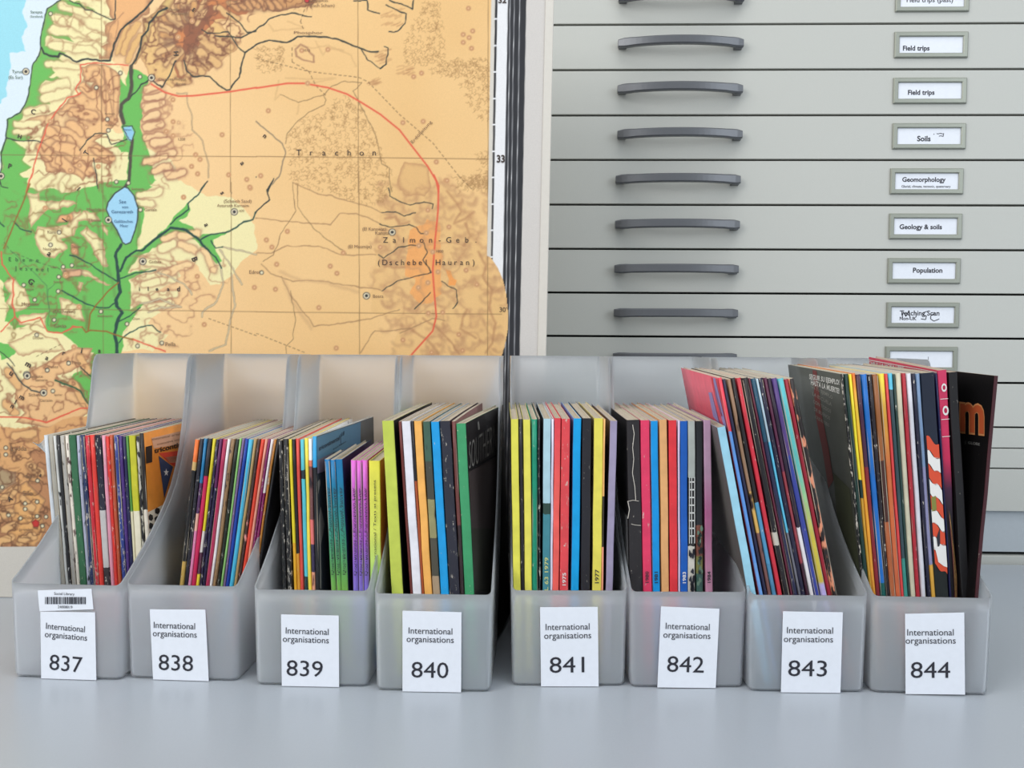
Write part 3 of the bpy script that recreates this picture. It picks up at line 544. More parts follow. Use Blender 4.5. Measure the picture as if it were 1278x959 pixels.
MAPTXT = (('See', 153, 252, 10, 2), ('von', 156, 258.5, 9, 2), ('Genezareth', 152.5, 264.5, 31, 2), ('Galiläisches', 154, 276.5, 27, 2), ('Meer', 155, 282, 12, 2), ('Merom', 159, 162, 11, 2), ('Tyrus', 22, 90, 15, 1), ('(Es Sur)', 20, 97, 20, 1), ('Sarepta', 46, 15.5, 17, 1), ('(Sarafand)', 46, 21, 18, 1), ('Caesarea Philippi', 215, 99, 40, 3), ('Banias', 226, 105, 14, 3), ('Quelle', 217, 12, 15, 3), ('(Hasbani)', 224, 17, 24, 3),
                     ('Damaskus', 398, 0.5, 26, 3), ('(Esch Scham)', 402, 7, 36, 3), ('1010', 383, 63, 9, 3), ('1200', 227, 174, 10, 3), ('Kanata', 477, 291, 20, 3), ('(El Kanawat)', 467, 286, 34, 3), ('Bosra', 472, 370, 15, 3), ('1800', 549, 314, 10, 3), ('(El Musmije)', 449, 308, 34, 3), ('Astaroth Karnaim', 291, 257, 46, 3), ('(Scheich Saad)', 297, 251.5, 40, 3), ('600', 302, 263.5, 7, 3), ('Gadara', 193.5, 327, 18, 3), ('Edrei', 318, 340, 15, 3),
                     ('Kana', 65, 290, 12, 3), ('Nazareth', 63, 311, 20, 3), ('Tabor', 95, 308, 14, 3), ('Nain', 68, 333.5, 10, 3), ('Endor', 101, 332, 14, 3), ('Jesreel', 73, 352, 14, 3), ('Megiddo', 38, 380, 24, 3), ('Legio', 37, 361, 12, 3), ('(Dschenin)', 80, 389, 32, 3), ('Ginäa', 75, 407, 18, 3), ('Skythopolis', 131, 394.5, 22, 3), ('Pella', 213, 430, 15, 3), ('Dothan', 48, 422, 15, 3), ('Dion', 170, 398, 10, 3), ('Chorazin', 146, 233, 18, 3), ('Bethsaida', 172, 236, 18, 3), ('Magdala', 117, 261.5, 20, 3), ('Gamala', 188, 262, 18, 3), ('Tiberias', 118, 275, 18, 3), ('Kedesch', 137, 142, 14, 3), ('Hazor', 137, 156, 12, 3),
                     ('Sebaste', 46, 470, 18, 3), ('Samaria', 52, 474.5, 18, 3), ('Sichem', 44, 493, 18, 3), ('Sychar', 73, 493, 12, 3), ('Garizim', 58, 500, 18, 3), ('Thebez', 66, 458, 16, 3), ('Tirza', 95, 453, 14, 3), ('Lydda', 24, 560, 22, 3), ('Bethel', 38, 595, 14, 3), ('Silo', 35, 616, 14, 3), ('Gophna', 16, 640, 18, 3), ('Jericho', 34, 646, 16, 3), ('Jerusalem', 33, 661, 20, 3), ('Bethlehem', 32, 671, 16, 3))
for s, x, y, w_, k in MAPTXT: mt(s, x, y, w_*.86, None, 0, k)
mt('Phosphor', 385, 41, 36, 3.5, 0, 3); mt('Erdölleitung', 526, 165, 36, 4, -.83, 3)
tag(LT.build('lettering', [flat('map_ink', (58, 46, 40), .6), flat('map_ink_green', (58, 92, 60), .6), flat('map_ink_blue', (52, 92, 128), .6), flat('map_ink_brown', (132, 102, 74), .6)], sh), kind='stuff')
#MAP>
# ------------------------------------------------------------------ file boxes
BW, BD, BH, BHF = .0990, .2280, .2786, .0827
BOX = [(-.45466, .00356, -.03817), (-.3543, .00535, -.0338), (-.24011, -.00496, -.00499), (-.13579, -.01248, .00354),
       (-.0219, .003, .0410), (.07877, .00419, .0400), (.17825, -.0003, .0180), (.28041, .00162, -.0245)]
def plastic():
    q = NT('frosted_polypropylene'); t = q.t; t.nodes.remove(q.p)
    out = [n for n in t.nodes if n.type == 'OUTPUT_MATERIAL'][0]
    rf = q.n('ShaderNodeBsdfGlass', {'Color': (.985, .99, 1, 1), 'Roughness': .55, 'IOR': 1.13})
    tr = q.n('ShaderNodeBsdfTranslucent', {'Color': (.97, .99, 1, 1)})
    df = q.n('ShaderNodeBsdfDiffuse', {'Color': (.87, .935, 1, 1)})
    gl = q.n('ShaderNodeBsdfGlossy', {'Color': (1, 1, 1, 1), 'Roughness': .35})
    m1 = q.n('ShaderNodeMixShader', {0: .38, 1: tr.outputs[0], 2: df.outputs[0]})
    m2 = q.n('ShaderNodeMixShader', {0: .44, 1: rf.outputs[0], 2: m1.outputs[0]})
    fr = q.n('ShaderNodeFresnel', {'IOR': 1.3})
    m3 = q.n('ShaderNodeMixShader', {0: fr.outputs[0], 1: m2.outputs[0], 2: gl.outputs[0]})
    t.links.new(m3.outputs[0], out.inputs['Surface']); return q.m
M_pp = plastic()
PROF = [(0, BHF), (.012, .0885), (.03, .0985), (.045, .1075), (.06, .1175), (.075, .1285), (.09, .141), (.102, .154), (.113, .171), (.122, .190), (.129, .212), (.135, .237), (.140, .262), (.1420, .270), (.1450, .2757), (.1490, .2783), (.153, BH), (.19, BH), (BD, BH)]
def ztop(y):
    for (a, b), (c, d) in zip(PROF, PROF[1:]):
        if y <= c: return b+(d-b)*max(0, (y-a))/(c-a)
    return BH
def shell_mesh():
    r = .0055; path = []
    def arc(cx, cy, a0, a1, n=5):
        for i in range(n+1):
            a = math.radians(a0+(a1-a0)*i/n); path.append((cx+r*math.cos(a), cy+r*math.sin(a)))
    for x in (.012, .03, .05, .07, .087): path.append((x, 0))
    arc(BW-r, r, -90, 0)
    ys = [p[0] for p in PROF if p[0] > .008 and p[0] < BD-.008] + [.175, .205]
    ys = sorted(set(ys))
    for y in ys: path.append((BW, y))
    arc(BW-r, BD-r, 0, 90)
    for x in (.08, .05, .02): path.append((x, BD))
    arc(r, BD-r, 90, 180)
    for y in ys[::-1]: path.append((0, y))
    arc(r, r, 180, 270)
    n = len(path); lev = [0, .0010, .0035, .02]; V = []; F = []
    cx, cy = BW/2, BD/2
    rows = 9
    for j in range(rows):
        for (x, y) in path:
            zt = ztop(y-.0) if y > .0005 else BHF
            if y < .006: zt = BHF+(ztop(.006)-BHF)*y/.006
            if j < 3: z = lev[j]; ins = (.0032, .0009, 0)[j]
            else: z = lev[2]+(zt-lev[2])*((j-2)/(rows-3)); ins = 0
            k = .0013*(1-min(1, z/.08))+ins
            X = x+(k if x < cx-.02 else -k if x > cx+.02 else 0)*min(1, abs(x-cx)/(.045)); Y = y+(k if y < .02 else -ins if y > BD-.02 else 0)
            V.append((X, Y, z))
    for j in range(rows-1):
        for i in range(n): F.append((j*n+i, j*n+(i+1) % n, (j+1)*n+(i+1) % n, (j+1)*n+i))
    F.append(tuple(range(n-1, -1, -1)))
    me = mesh_of(V, F)
    bm = bmesh.new(); bm.from_mesh(me); bmesh.ops.recalc_face_normals(bm, faces=bm.faces)
    bmesh.ops.solidify(bm, geom=list(bm.faces), thickness=.0016); bm.normal_update()
    bmesh.ops.recalc_face_normals(bm, faces=bm.faces)
    bm.to_mesh(me); bm.free(); return me
SM = shell_mesh(); SM.materials.append(M_pp)
for p in SM.polygons: p.use_smooth = True
CARD = [[(51, 763.5), (119, 764.5), (120.6, 850), (52, 847)], [(187.3, 760.7), (256.6, 761), (260.8, 852.0), (191.5, 849.6)], [(351, 767), (422.9, 768.5), (423.4, 859.3), (352, 857.4)],
        [(502.5, 762.4), (576, 764.3), (575.5, 866.2), (502.5, 864.1)], [(674, 758), (746, 757.6), (747, 857.5), (675.2, 857.5)], [(824.8, 757), (897.7, 760), (893, 859.2), (820.3, 858.0)],
        [(977, 763.2), (1051.6, 764.4), (1048.5, 866.3), (974.4, 864.2)], [(1129.3, 766.3), (1203, 764.6), (1204, 867.0), (1129.9, 866.2)]]
TXT = [((82.4, 783), (83, 794.5), (83, 827.8), 3.5), ((218.2, 780.6), (218.7, 792), (220, 827), .5), ((383.7, 787.6), (382, 799), (380.6, 834), 1), ((537.4, 787.3), (537, 798.8), (536.7, 835.9), .5),
       ((708.3, 782), (708.4, 793.9), (707.5, 829.4), -1), ((858, 781.7), (857, 793.6), (855.4, 828.9), 1.5), ((1010.5, 786.5), (1008.5, 798.5), (1007.5, 833.9), 0), ((1160.7, 789), (1160.9, 800.2), (1160.7, 835.9), -1.5)]
def box_local(i, px, py, ly=0.0):
    """point of box i's own plane y=ly seen at a photo position, in the box's coordinates"""
    x0, y0, a = BOX[i]; nrm = np.array([-math.sin(a), math.cos(a), 0]); o = np.array([x0, y0, 0])+nrm*ly
    d = ray(px, py); t = np.dot(o-CAM, nrm)/np.dot(d, nrm); p = CAM+d*t-np.array([x0, y0, 0])
    return p[0]*math.cos(a)+p[1]*math.sin(a), p[2]
place = ['the leftmost one, barcode sticker above its card', 'second from the left', 'third from the left', 'left of the gap in the row', 'right of the gap in the row', 'with thick spines of even height', 'with its magazines leaning right', 'the rightmost one, fullest']
boxes = []
for i, (x0, y0, a) in enumerate(BOX):
    no = 837+i
    e = tag(empty('magazine_file_box', (x0, y0, 0)), f'frosted plastic magazine file box numbered {no}, {place[i]}', 'file box', 'frosted magazine file boxes in a row')
    e.rotation_euler.z = a
    o = bpy.data.objects.new('box_shell', SM); COL.objects.link(o); o.parent = e
    q = [box_local(i, *p) for p in CARD[i]]; q = [(u, max(v, .0006)) for u, v in q]
    V = [(u, -.0007, v) for u, v in q]+[(u, -.0003, v) for u, v in q]
    card = link('number_card', mesh_of(V, [(3, 2, 1, 0), (4, 5, 6, 7), (0, 1, 5, 4), (1, 2, 6, 5), (2, 3, 7, 6), (3, 0, 4, 7)]), M_white, e)
    F = Flat(lambda u, v: (u, -.00085, v)); (A, B, Cn, deg) = TXT[i]; rot = -math.radians(deg)
    s = 1 if i else .95
    sc_ = (.757+y0)/CF
    ww = [51.5, 54, 55, 55.5, 55.5, 55.5, 57.5, 56.5][i]; wo = [56, 57.5, 59, 60, 59.5, 59.5, 61.5, 61][i]; wn = [43.5, 45, 46.5, 47, 44, 46.5, 48.5, 48][i]
    F.text('International', *box_local(i, *A), ww*sc_, height=8.2*sc_, rot=rot); F.text('organisations', *box_local(i, *B), wo*sc_, height=8.2*sc_, rot=rot)
    F.text(str(no), *box_local(i, *Cn), wn*sc_, height=20.5*sc_, rot=rot)
    F.v = [(u, -.0010, v) for u, _, v in F.v]; F.build('lettering', M_ink, card)
    boxes.append(e)
# barcode sticker on the first box
bc = [box_local(0, *p) for p in ((47.5, 737), (114.5, 735), (117, 760.5), (50, 763))]
V = [(u, -.0007, v) for u, v in bc]+[(u, -.0003, v) for u, v in bc]
st = link('barcode_sticker', mesh_of(V, [(3, 2, 1, 0), (4, 5, 6, 7), (0, 1, 5, 4), (1, 2, 6, 5), (2, 3, 7, 6), (3, 0, 4, 7)]), M_white, boxes[0])
F = Flat(lambda u, v: (u, -.00105, v)); x = 57.0; rr = random.Random(3)
while x < 107:
    wd = rr.choice([.5, .5, 1, 1.5]); p = [box_local(0, *q) for q in ((x, 745), (x+wd, 745), (x+wd, 754), (x, 754))]; F.poly(p); x += wd+rr.choice([.5, .6, 1.0])
a, b = box_local(0, 81, 741); F.text('Social Library', a, b, .018); a, b = box_local(0, 82, 757.5); F.text('24008019', a, b, .013)
F.build('barcode', M_ink, st)

# ------------------------------------------------------------------ magazines
_mc = {}
def spine_mat(stops, wear, seed, grad=False, mott=None):
    key = (tuple(stops), wear, grad, mott, seed % 5)
    if key in _mc: return _mc[key]
    q = NT('printed_cover', .42, .45); tc = q.n('ShaderNodeTexCoord')
    sx = q.n('ShaderNodeSeparateXYZ', {0: tc.outputs['Object']})
    at = q.n('ShaderNodeAttribute', attribute_name='inv_h', attribute_type='OBJECT')
    fz = q.n('ShaderNodeMath', {0: sx.outputs[2], 1: at.outputs['Fac']}, operation='MULTIPLY')
    of = q.n('ShaderNodeVectorMath', {0: tc.outputs['Object'], 1: (seed*.37, seed*.11, seed*.23)}, operation='ADD')
    fac = q.n('ShaderNodeMath', {0: 1.0, 1: fz.outputs[0]}, operation='SUBTRACT').outputs[0]
    if len(stops) > 1 and not grad:
        nj = q.n('ShaderNodeTexNoise', {'Vector': of.outputs[0], 'Scale': 300, 'Detail': 2})
        a1 = q.n('ShaderNodeMath', {0: nj.outputs[0], 1: .5}, operation='SUBTRACT'); a2 = q.n('ShaderNodeMath', {0: a1.outputs[0], 1: .012, 2: fac}, operation='MULTIPLY_ADD'); fac = a2.outputs[0]
    r = q.n('ShaderNodeValToRGB', {0: fac}); el = r.color_ramp.elements
    r.color_ramp.interpolation = 'LINEAR' if grad else 'CONSTANT'
    el[0].position = stops[0][0]; el[0].color = rgb(stops[0][1]); el.remove(el[1])
    for p, c in stops[1:]: e = el.new(p); e.color = rgb(c)
    colr = r.outputs[0]
    sc3 = q.n('ShaderNodeVectorMath', {0: of.outputs[0], 1: (1, 1, .33)}, operation='MULTIPLY')
    if mott:
        c2, amt, scale = mott
        n = q.n('ShaderNodeTexNoise', {'Vector': sc3.outputs[0], 'Scale': scale, 'Detail': 3})
        th = q.n('ShaderNodeMapRange', {0: n.outputs[0], 1: 1-amt-.03, 2: 1-amt+.03, 3: 0, 4: 1})
        mx = q.n('ShaderNodeMixRGB', {0: th.outputs[0], 1: colr, 2: rgb(c2)}); colr = mx.outputs[0]
    # wear: pale creases and nicks where ink has come off
    n2 = q.n('ShaderNodeTexNoise', {'Vector': sc3.outputs[0], 'Scale': 460, 'Detail': 5, 'Roughness': .72})
    th2 = q.n('ShaderNodeMapRange', {0: n2.outputs[0], 1: .715-wear*.19, 2: .745-wear*.19, 3: 0, 4: .9})
    mx2 = q.n('ShaderNodeMixRGB', {0: th2.outputs[0], 1: colr, 2: rgb((206, 198, 184))})
    n3 = q.n('ShaderNodeTexNoise', {'Vector': of.outputs[0], 'Scale': 90, 'Detail': 3})
    hs = q.n('ShaderNodeMapRange', {0: n3.outputs[0], 1: .3, 2: .7, 3: .90, 4: 1.06})
    mm = q.n('ShaderNodeMixRGB', {0: 1.0, 1: mx2.outputs[0], 2: hs.outputs[0]}, blend_type='MULTIPLY')
    q.l(mm.outputs[0], q.p.inputs['Base Color'])
    bp = q.n('ShaderNodeBump', {'Height': n2.outputs[0], 'Strength': .25, 'Distance': .0004}); q.l(bp.outputs[0], q.p.inputs['Normal'])
    _mc[key] = q.m; return q.m
def pages_mat():
    q = NT('page_edges', .8, .2); tc = q.n('ShaderNodeTexCoord'); s = q.n('ShaderNodeVectorMath', {0: tc.outputs['Object'], 1: (5500, 40, 12)}, operation='MULTIPLY')
    n = q.n('ShaderNodeTexNoise', {'Vector': s.outputs[0], 'Scale': 1, 'Detail': 2})
    mx = q.n('ShaderNodeMixRGB', {0: n.outputs[0], 1: rgb((136, 124, 106)), 2: rgb((214, 203, 184))}); q.l(mx.outputs[0], q.p.inputs['Base Color'])
    b = q.n('ShaderNodeBump', {'Height': n.outputs[0], 'Strength': .4, 'Distance': .0003}); q.l(b.outputs[0], q.p.inputs['Normal']); return q.m
M_pages = pages_mat(); M_inside = flat('inside_cover', (204, 195, 178), .7)
M_staple = flat('staple_wire', (150, 148, 145), .35, .5, .9)
M_pw = flat('print_white', (222, 222, 218), .6); M_po = flat('print_orange', (176, 78, 38), .6); M_pg = flat('print_grey', (112, 110, 106), .6)
def cover_mesh(t, D, h, bend, rnd, seed, inset=.00035):
    """U-shaped cover wrapped round the page block"""
    def section(o):
        P = []; r = (t/2-.00001 if rnd else min(t*.22, .0009))-o; a0 = o
        for y in (D, D*.72, D*.45, D*.22, D*.08): P.append((a0, y))
        n = 5 if rnd else 3
        for k in range(n+1):
            a = math.pi+math.pi/2*k/n; P.append((o+r+r*math.cos(a), o+r+r*math.sin(a)))
        for k in range(n+1):
            a = 1.5*math.pi+math.pi/2*k/n; P.append((t-o-r+r*math.cos(a), o+r+r*math.sin(a)))
        for y in (D*.08, D*.22, D*.45, D*.72, D): P.append((t-a0, y))
        return P
    out, inn = section(0), section(inset); n = len(out); rows = 8; V = []; F = []; MI = []
    rr = random.Random(seed)
    for j in range(rows+1):
        z = h*j/rows; jy = rr.uniform(-.0004, .0004); jx = rr.uniform(-.00022, .00022)*(0 if j in (0,) else 1)
        for S in (out, inn):
            for x, y in S:
                k = max(0, 1-y/.03)
                V.append((x+bend*(y/D)**2*(.3+.7*j/rows)+jx*k, y+jy*k, z))
    def id(j, s, i): return j*2*n+s*n+i
    for j in range(rows):
        for i in range(n-1):
            xm, ym = (out[i][0]+out[i+1][0])/2, (out[i][1]+out[i+1][1])/2
            m = 0 if ym < .0016 else (1 if xm < t/2 else 2)
            F.append((id(j, 0, i), id(j, 0, i+1), id(j+1, 0, i+1), id(j+1, 0, i))); MI.append(m)
            F.append((id(j, 1, i+1), id(j, 1, i), id(j+1, 1, i), id(j+1, 1, i+1))); MI.append(3)
        for i in (0, n-1):
            f = (id(j, 0, i), id(j+1, 0, i), id(j+1, 1, i), id(j, 1, i)); F.append(f if i == 0 else f[::-1]); MI.append(1)
    for i in range(n-1):
        F.append((id(rows, 0, i), id(rows, 0, i+1), id(rows, 1, i+1), id(rows, 1, i))); MI.append(0)
        F.append((id(0, 1, i), id(0, 1, i+1), id(0, 0, i+1), id(0, 0, i))); MI.append(0)
    me = mesh_of(V, F, MI)
    for p in me.polygons: p.use_smooth = rnd
    return me
def pages_mesh(t, D, h, bend):
    V = []; F = []; c = .0004; ys = [.0008, D*.22, D*.45, D*.72, D-.002]
    for z in (.0012, h-.0007):
        for y in ys:
            for x in (c, t-c):
                V.append((x+bend*(y/D)**2*(.3 if z < .01 else 1), y, z))
    m = len(ys)*2
    for k in range(len(ys)-1):
        a = 2*k; F += [(a+2, a+3, a+1, a), (m+a, m+a+1, m+a+3, m+a+2), (a, m+a, m+a+2, a+2), (a+1, a+3, m+a+3, m+a+1)]
    F += [(0, 1, m+1, m), (m-2, 2*m-2, 2*m-1, m-1)]
    return mesh_of(V, F)
def art_px(r, side, off=.0004):
    """print on the visible cover face, its outline given where the photograph shows it and carried onto that face"""
    e, t, h, D = r; M = Matrix.Translation(e.location) @ e.rotation_euler.to_matrix().to_4x4(); Mi = M.inverted()
    x = (t+off) if side == 'R' else -off
    def fn(px, py):
        o = Mi @ Vector(CAM); d = Mi.to_3x3() @ Vector(ray(px, py)); k = (x-o.x)/d.x; p = o+d*k
        return (x, min(max(p.y, .0015), D-.0005), min(max(p.z, .001), h-.0008))
    return Flat(fn)
def ptext(F, t, x0, y0, x1, y1, hh, k=0, bold=.02):
    """text whose baseline runs from (x0,y0) to (x1,y1), letters upright"""
    V, Fc = text_geo(t, bold); a = V[:, 0].min(); w_ = np.ptp(V[:, 0]); b = len(F.v)
    for X, Y in V:
        q = (X-a)/w_; F.v.append(F.fn(x0+(x1-x0)*q, y0+(y1-y0)*q-Y/.7*hh))
    for f in Fc: F.f.append([b+i for i in f]); F.mi.append(k)
last = {}
warn = []
def magazine(i, xl, xr, yt, dx, desc, stops, side=None, wear=.3, mott=None, grad=False, D=.168, yo=.006, rot=0, pitch=.022, bend=0, side2=None, rnd=None, label=None, dz=0, noun=None):
    x0, y0, ba = BOX[i]; Yp = None
    def pt(px, py):
        u, z = box_local(i, px, py, yo); return np.array([x0+u*math.cos(ba)-yo*math.sin(ba), y0+u*math.sin(ba)+yo*math.cos(ba), z])
    Lp = 738
    a, b = pt(xl, yt), pt(xl+dx, Lp); c = pt(xr, yt)
    al = math.atan2(a[0]-b[0], a[2]-b[2]); t = abs(c[0]-a[0])*math.cos(al)-.0001
    zb = .0022+(t*math.sin(al) if al > 0 else 0)+dz
    bot = a+(b-a)*(a[2]-zb)/(a[2]-b[2])
    # keep clear of the neighbour on the left, at the base and at the top
    key = i
    if key in last:
        pb, ptp, pz = last[key]
        if bot[0] < pb+.0001:
            warn.append((837+i, desc, round((pb-bot[0])*1000, 2))); bot[0] = pb+.0001
            al = math.atan2(a[0]-bot[0], a[2]-bot[2])
        # width must fit at both ends
    h = math.sqrt((a[0]-bot[0])**2+(a[2]-bot[2])**2)
    last[key] = (bot[0]+t/max(.2, math.cos(al))-(math.tan(al)*0), c[0], a[2])
    bot = bot+np.array([-math.sin(ba), math.cos(ba), 0])*h*math.sin(pitch)
    e = empty('magazine' if noun is None else noun, tuple(bot))
    M = Matrix.Rotation(ba+rot, 4, 'Z') @ Matrix.Rotation(al, 4, 'Y') @ Matrix.Rotation(pitch, 4, 'X'); e.rotation_euler = M.to_euler()
    if rnd is None: rnd = t < .0052
    seed = len(bpy.data.objects)
    if not isinstance(stops, list): stops = [(0, stops)]
    m = spine_mat(tuple(stops), wear, seed, grad, mott)
    m1 = m if side is None else spine_mat(((0, side),), .0, 1); m2 = m1 if side2 is None else spine_mat(((0, side2),), .0, 1)
    me = cover_mesh(t, D, h, bend, rnd, seed)
    cv = link('cover', me, [m, m1, m2, M_inside], e); cv['inv_h'] = 1.0/h
    link('pages', pages_mesh(t, D-.002, h-.001, bend), M_pages, e)
    e['label'] = label or desc; e['category'] = 'magazine' if noun is None else 'book'; e['group'] = f'magazines in file box {837+i}'
    return e, t, h, D
K = (30, 28, 32); NV = (28, 34, 70); WH = (232, 230, 226)
def row(i, A, B, yt, books, shrink=1, **kw):
    """A,B: (top x, shift) pairs giving how far the spines run sideways down to the lip"""
    out = []; prev = None
    for bk in books:
        xl, xr, desc, stops = bk[:4]; o = dict(kw); o.update(bk[4] if len(bk) > 4 else {})
        dx = A[1]+(B[1]-A[1])*((xl-A[0])/(B[0]-A[0])); dx = o.pop('dx', dx); y = o.pop('yt', yt+random.uniform(-1, 1)); full = o.pop('label', None)
        noun = (o.get('noun') or 'magazine').replace('_', ' ')
        lab = full or (f'{desc} {noun} in file box {837+i}'+(f', right of the {prev} one' if prev else ', at its left end'))
        r = magazine(i, xl, xl+(xr-xl)*shrink, y, dx, desc, stops, label=lab, **o); out.append(r); prev = desc
    return out
def front_x(r, side): return 0 if side == 'L' else r[1]
def art(r, side, D=None):
    """flat print on the visible cover face: u runs from spine to fore-edge, v up, in metres"""
    e, t, h, D_ = r
    x = t+.00035 if side == 'R' else -.00035
    return Flat((lambda u, v: (x, u, v)) if side == 'R' else (lambda u, v: (x, D_-u, v)))
# --- 837
r837 = row(0, (59, 12), (141, 9.5), 544, [
    (53.5, 58.6, 'clear plastic sleeved', (205, 210, 214), dict(wear=.1, dx=15)),
    (59, 65.4, 'grey-beige spined', (165, 160, 148), dict(wear=.1)),
    (65.8, 69.2, 'white spined black-dashed', (205, 205, 200), dict(mott=(K, .4, 260))),
    (69.6, 73.4, 'thin black-and-white spined', (40, 40, 42), dict(mott=(WH, .35, 300))),
    (73.8, 80, 'light grey streaked', (172, 168, 160), dict(mott=((60, 58, 58), .38, 300))),
    (80.4, 85.2, 'cream and brown mottled', (225, 215, 200), dict(mott=((96, 70, 66), .42, 350))),
    (85.6, 94, 'green spined', (52, 104, 70), dict(wear=.45)),
    (94.4, 98.4, 'thin pale grey spined', (170, 172, 190), dict(mott=((50, 52, 60), .35, 300))),
    (98.8, 104.8, 'navy spined', (32, 48, 88), dict(wear=.75)),
    (105.2, 110.8, 'scuffed red spined', (196, 40, 54), dict(wear=.6)),
    (111.2, 117.4, 'bright red spined', (222, 58, 48), dict(wear=.4)),
    (117.9, 125.6, 'black-topped white-streaked', [(0, (30, 30, 48)), (.35, (190, 186, 184)), (.62, (50, 40, 44))], dict(wear=.6)),
    (126, 130.8, 'pale pink spined', (222, 150, 170), dict(wear=.5)),
    (131.2, 135.4, 'orange-red spined', (214, 52, 44), dict(wear=.6)),
    (135.8, 140, 'rust spined', (186, 82, 50), dict(wear=.4)),
    (141, 147, 'royal blue spined', (42, 60, 132), dict(wear=.75)),
    (147.4, 151.8, 'purple spined', (74, 44, 118), dict(wear=.5)),
    (152.2, 156.4, 'midnight blue spined', (36, 36, 78), dict(wear=.5)),
    (156.8, 160, 'thin leaf-green spined', [(0, (80, 138, 58)), (.35, (222, 214, 180))], dict(wear=.3)),
    (160.4, 168.6, 'olive-yellow spined', [(0, (196, 192, 44)), (.35, (226, 218, 192))], dict(wear=.15)),
    (169.4, 173, 'black and white speckled', (190, 186, 170), dict(mott=(K, .5, 320))),
    (173.4, 178.6, 'orange covered', [(0, (34, 28, 26)), (.35, (224, 214, 196))], dict(wear=.2, side2=(224, 142, 54), yt=541)),
], shrink=.97, D=.150, yo=.072)
e, t, h, D = r837[0]; V = []; F_ = []
for a in range(7):
    for b in range(5):
        u = a/6; v = b/4; w_ = 1-v; V.append((-.0125*u*w_**1.5-.0002, .004+.018*u*v, h-.002-.004*u*w_-.030*v-.004*math.sin(u*3.1)*w_))
for a in range(6):
    for b in range(4): k = a*5+b; F_.append((k, k+1, k+6, k+5))
me = mesh_of(V, F_); bm = bmesh.new(); bm.from_mesh(me); bmesh.ops.solidify(bm, geom=list(bm.faces), thickness=.0003); bm.to_mesh(me); bm.free()
tag(link('sleeve_corner', me, M_pp, e, True), 'curled corner of the clear sleeve')
rc = r837[-1]
m_art = [flat('print_pale', (214, 170, 138), .6), flat('print_black', (34, 28, 26), .6), flat('print_red', (208, 70, 48), .6), flat('print_blue', (46, 62, 96), .6), flat('print_giraffe', (222, 210, 190), .6), M_pw, flat('print_tan', (160, 126, 100), .6)]
F = art_px(rc, 'R', .0003)
F.poly([(189, 547), (240, 535), (240, 552), (192, 560)], 0)
F.poly([(198, 566), (245, 560), (245, 590), (215, 581)], 2); F.poly([(206, 571), (245, 566), (245, 576), (212, 578)], 0)
F.poly([(198, 569), (216, 583), (205, 622)], 3)
F.poly([(175, 644), (198, 633), (245, 610), (245, 730), (180, 730)], 4)
F.build('cover_print', m_art, rc[0])
F = art_px(rc, 'R', .0006)
for q in (((182, 558), (190, 556), (190, 577), (182.5, 579)),): F.poly(list(q), 1)
ptext(F, 'tricontinental', 192.5, 566, 246, 553, 6.2, 1, .03); ptext(F, 'theoretical organ of the', 189.5, 550, 240, 540, 2.6, 6); ptext(F, 'executive secretariat', 196, 556, 240, 546, 2.6, 6)
s5 = [(207.5+math.sin(k*math.pi/5)*(3.4 if k % 2 == 0 else 1.3), 590-math.cos(k*math.pi/5)*(5.2 if k % 2 == 0 else 2)) for k in range(10)]
F.poly(s5, 5)
rr = random.Random(5)
for gx_ in range(7):
    for gz in range(9):
        cx, cz = 180+gx_*8.2, 645-gx_*3.6+gz*10.5+(gx_ % 2)*5
        F.poly([(cx+math.cos(k*math.pi/3+.3)*4.0*rr.uniform(.8, 1.05), cz+math.sin(k*math.pi/3+.3)*4.7*rr.uniform(.85, 1.05)) for k in range(6)], 1)
F.build('cover_lettering', m_art, rc[0])
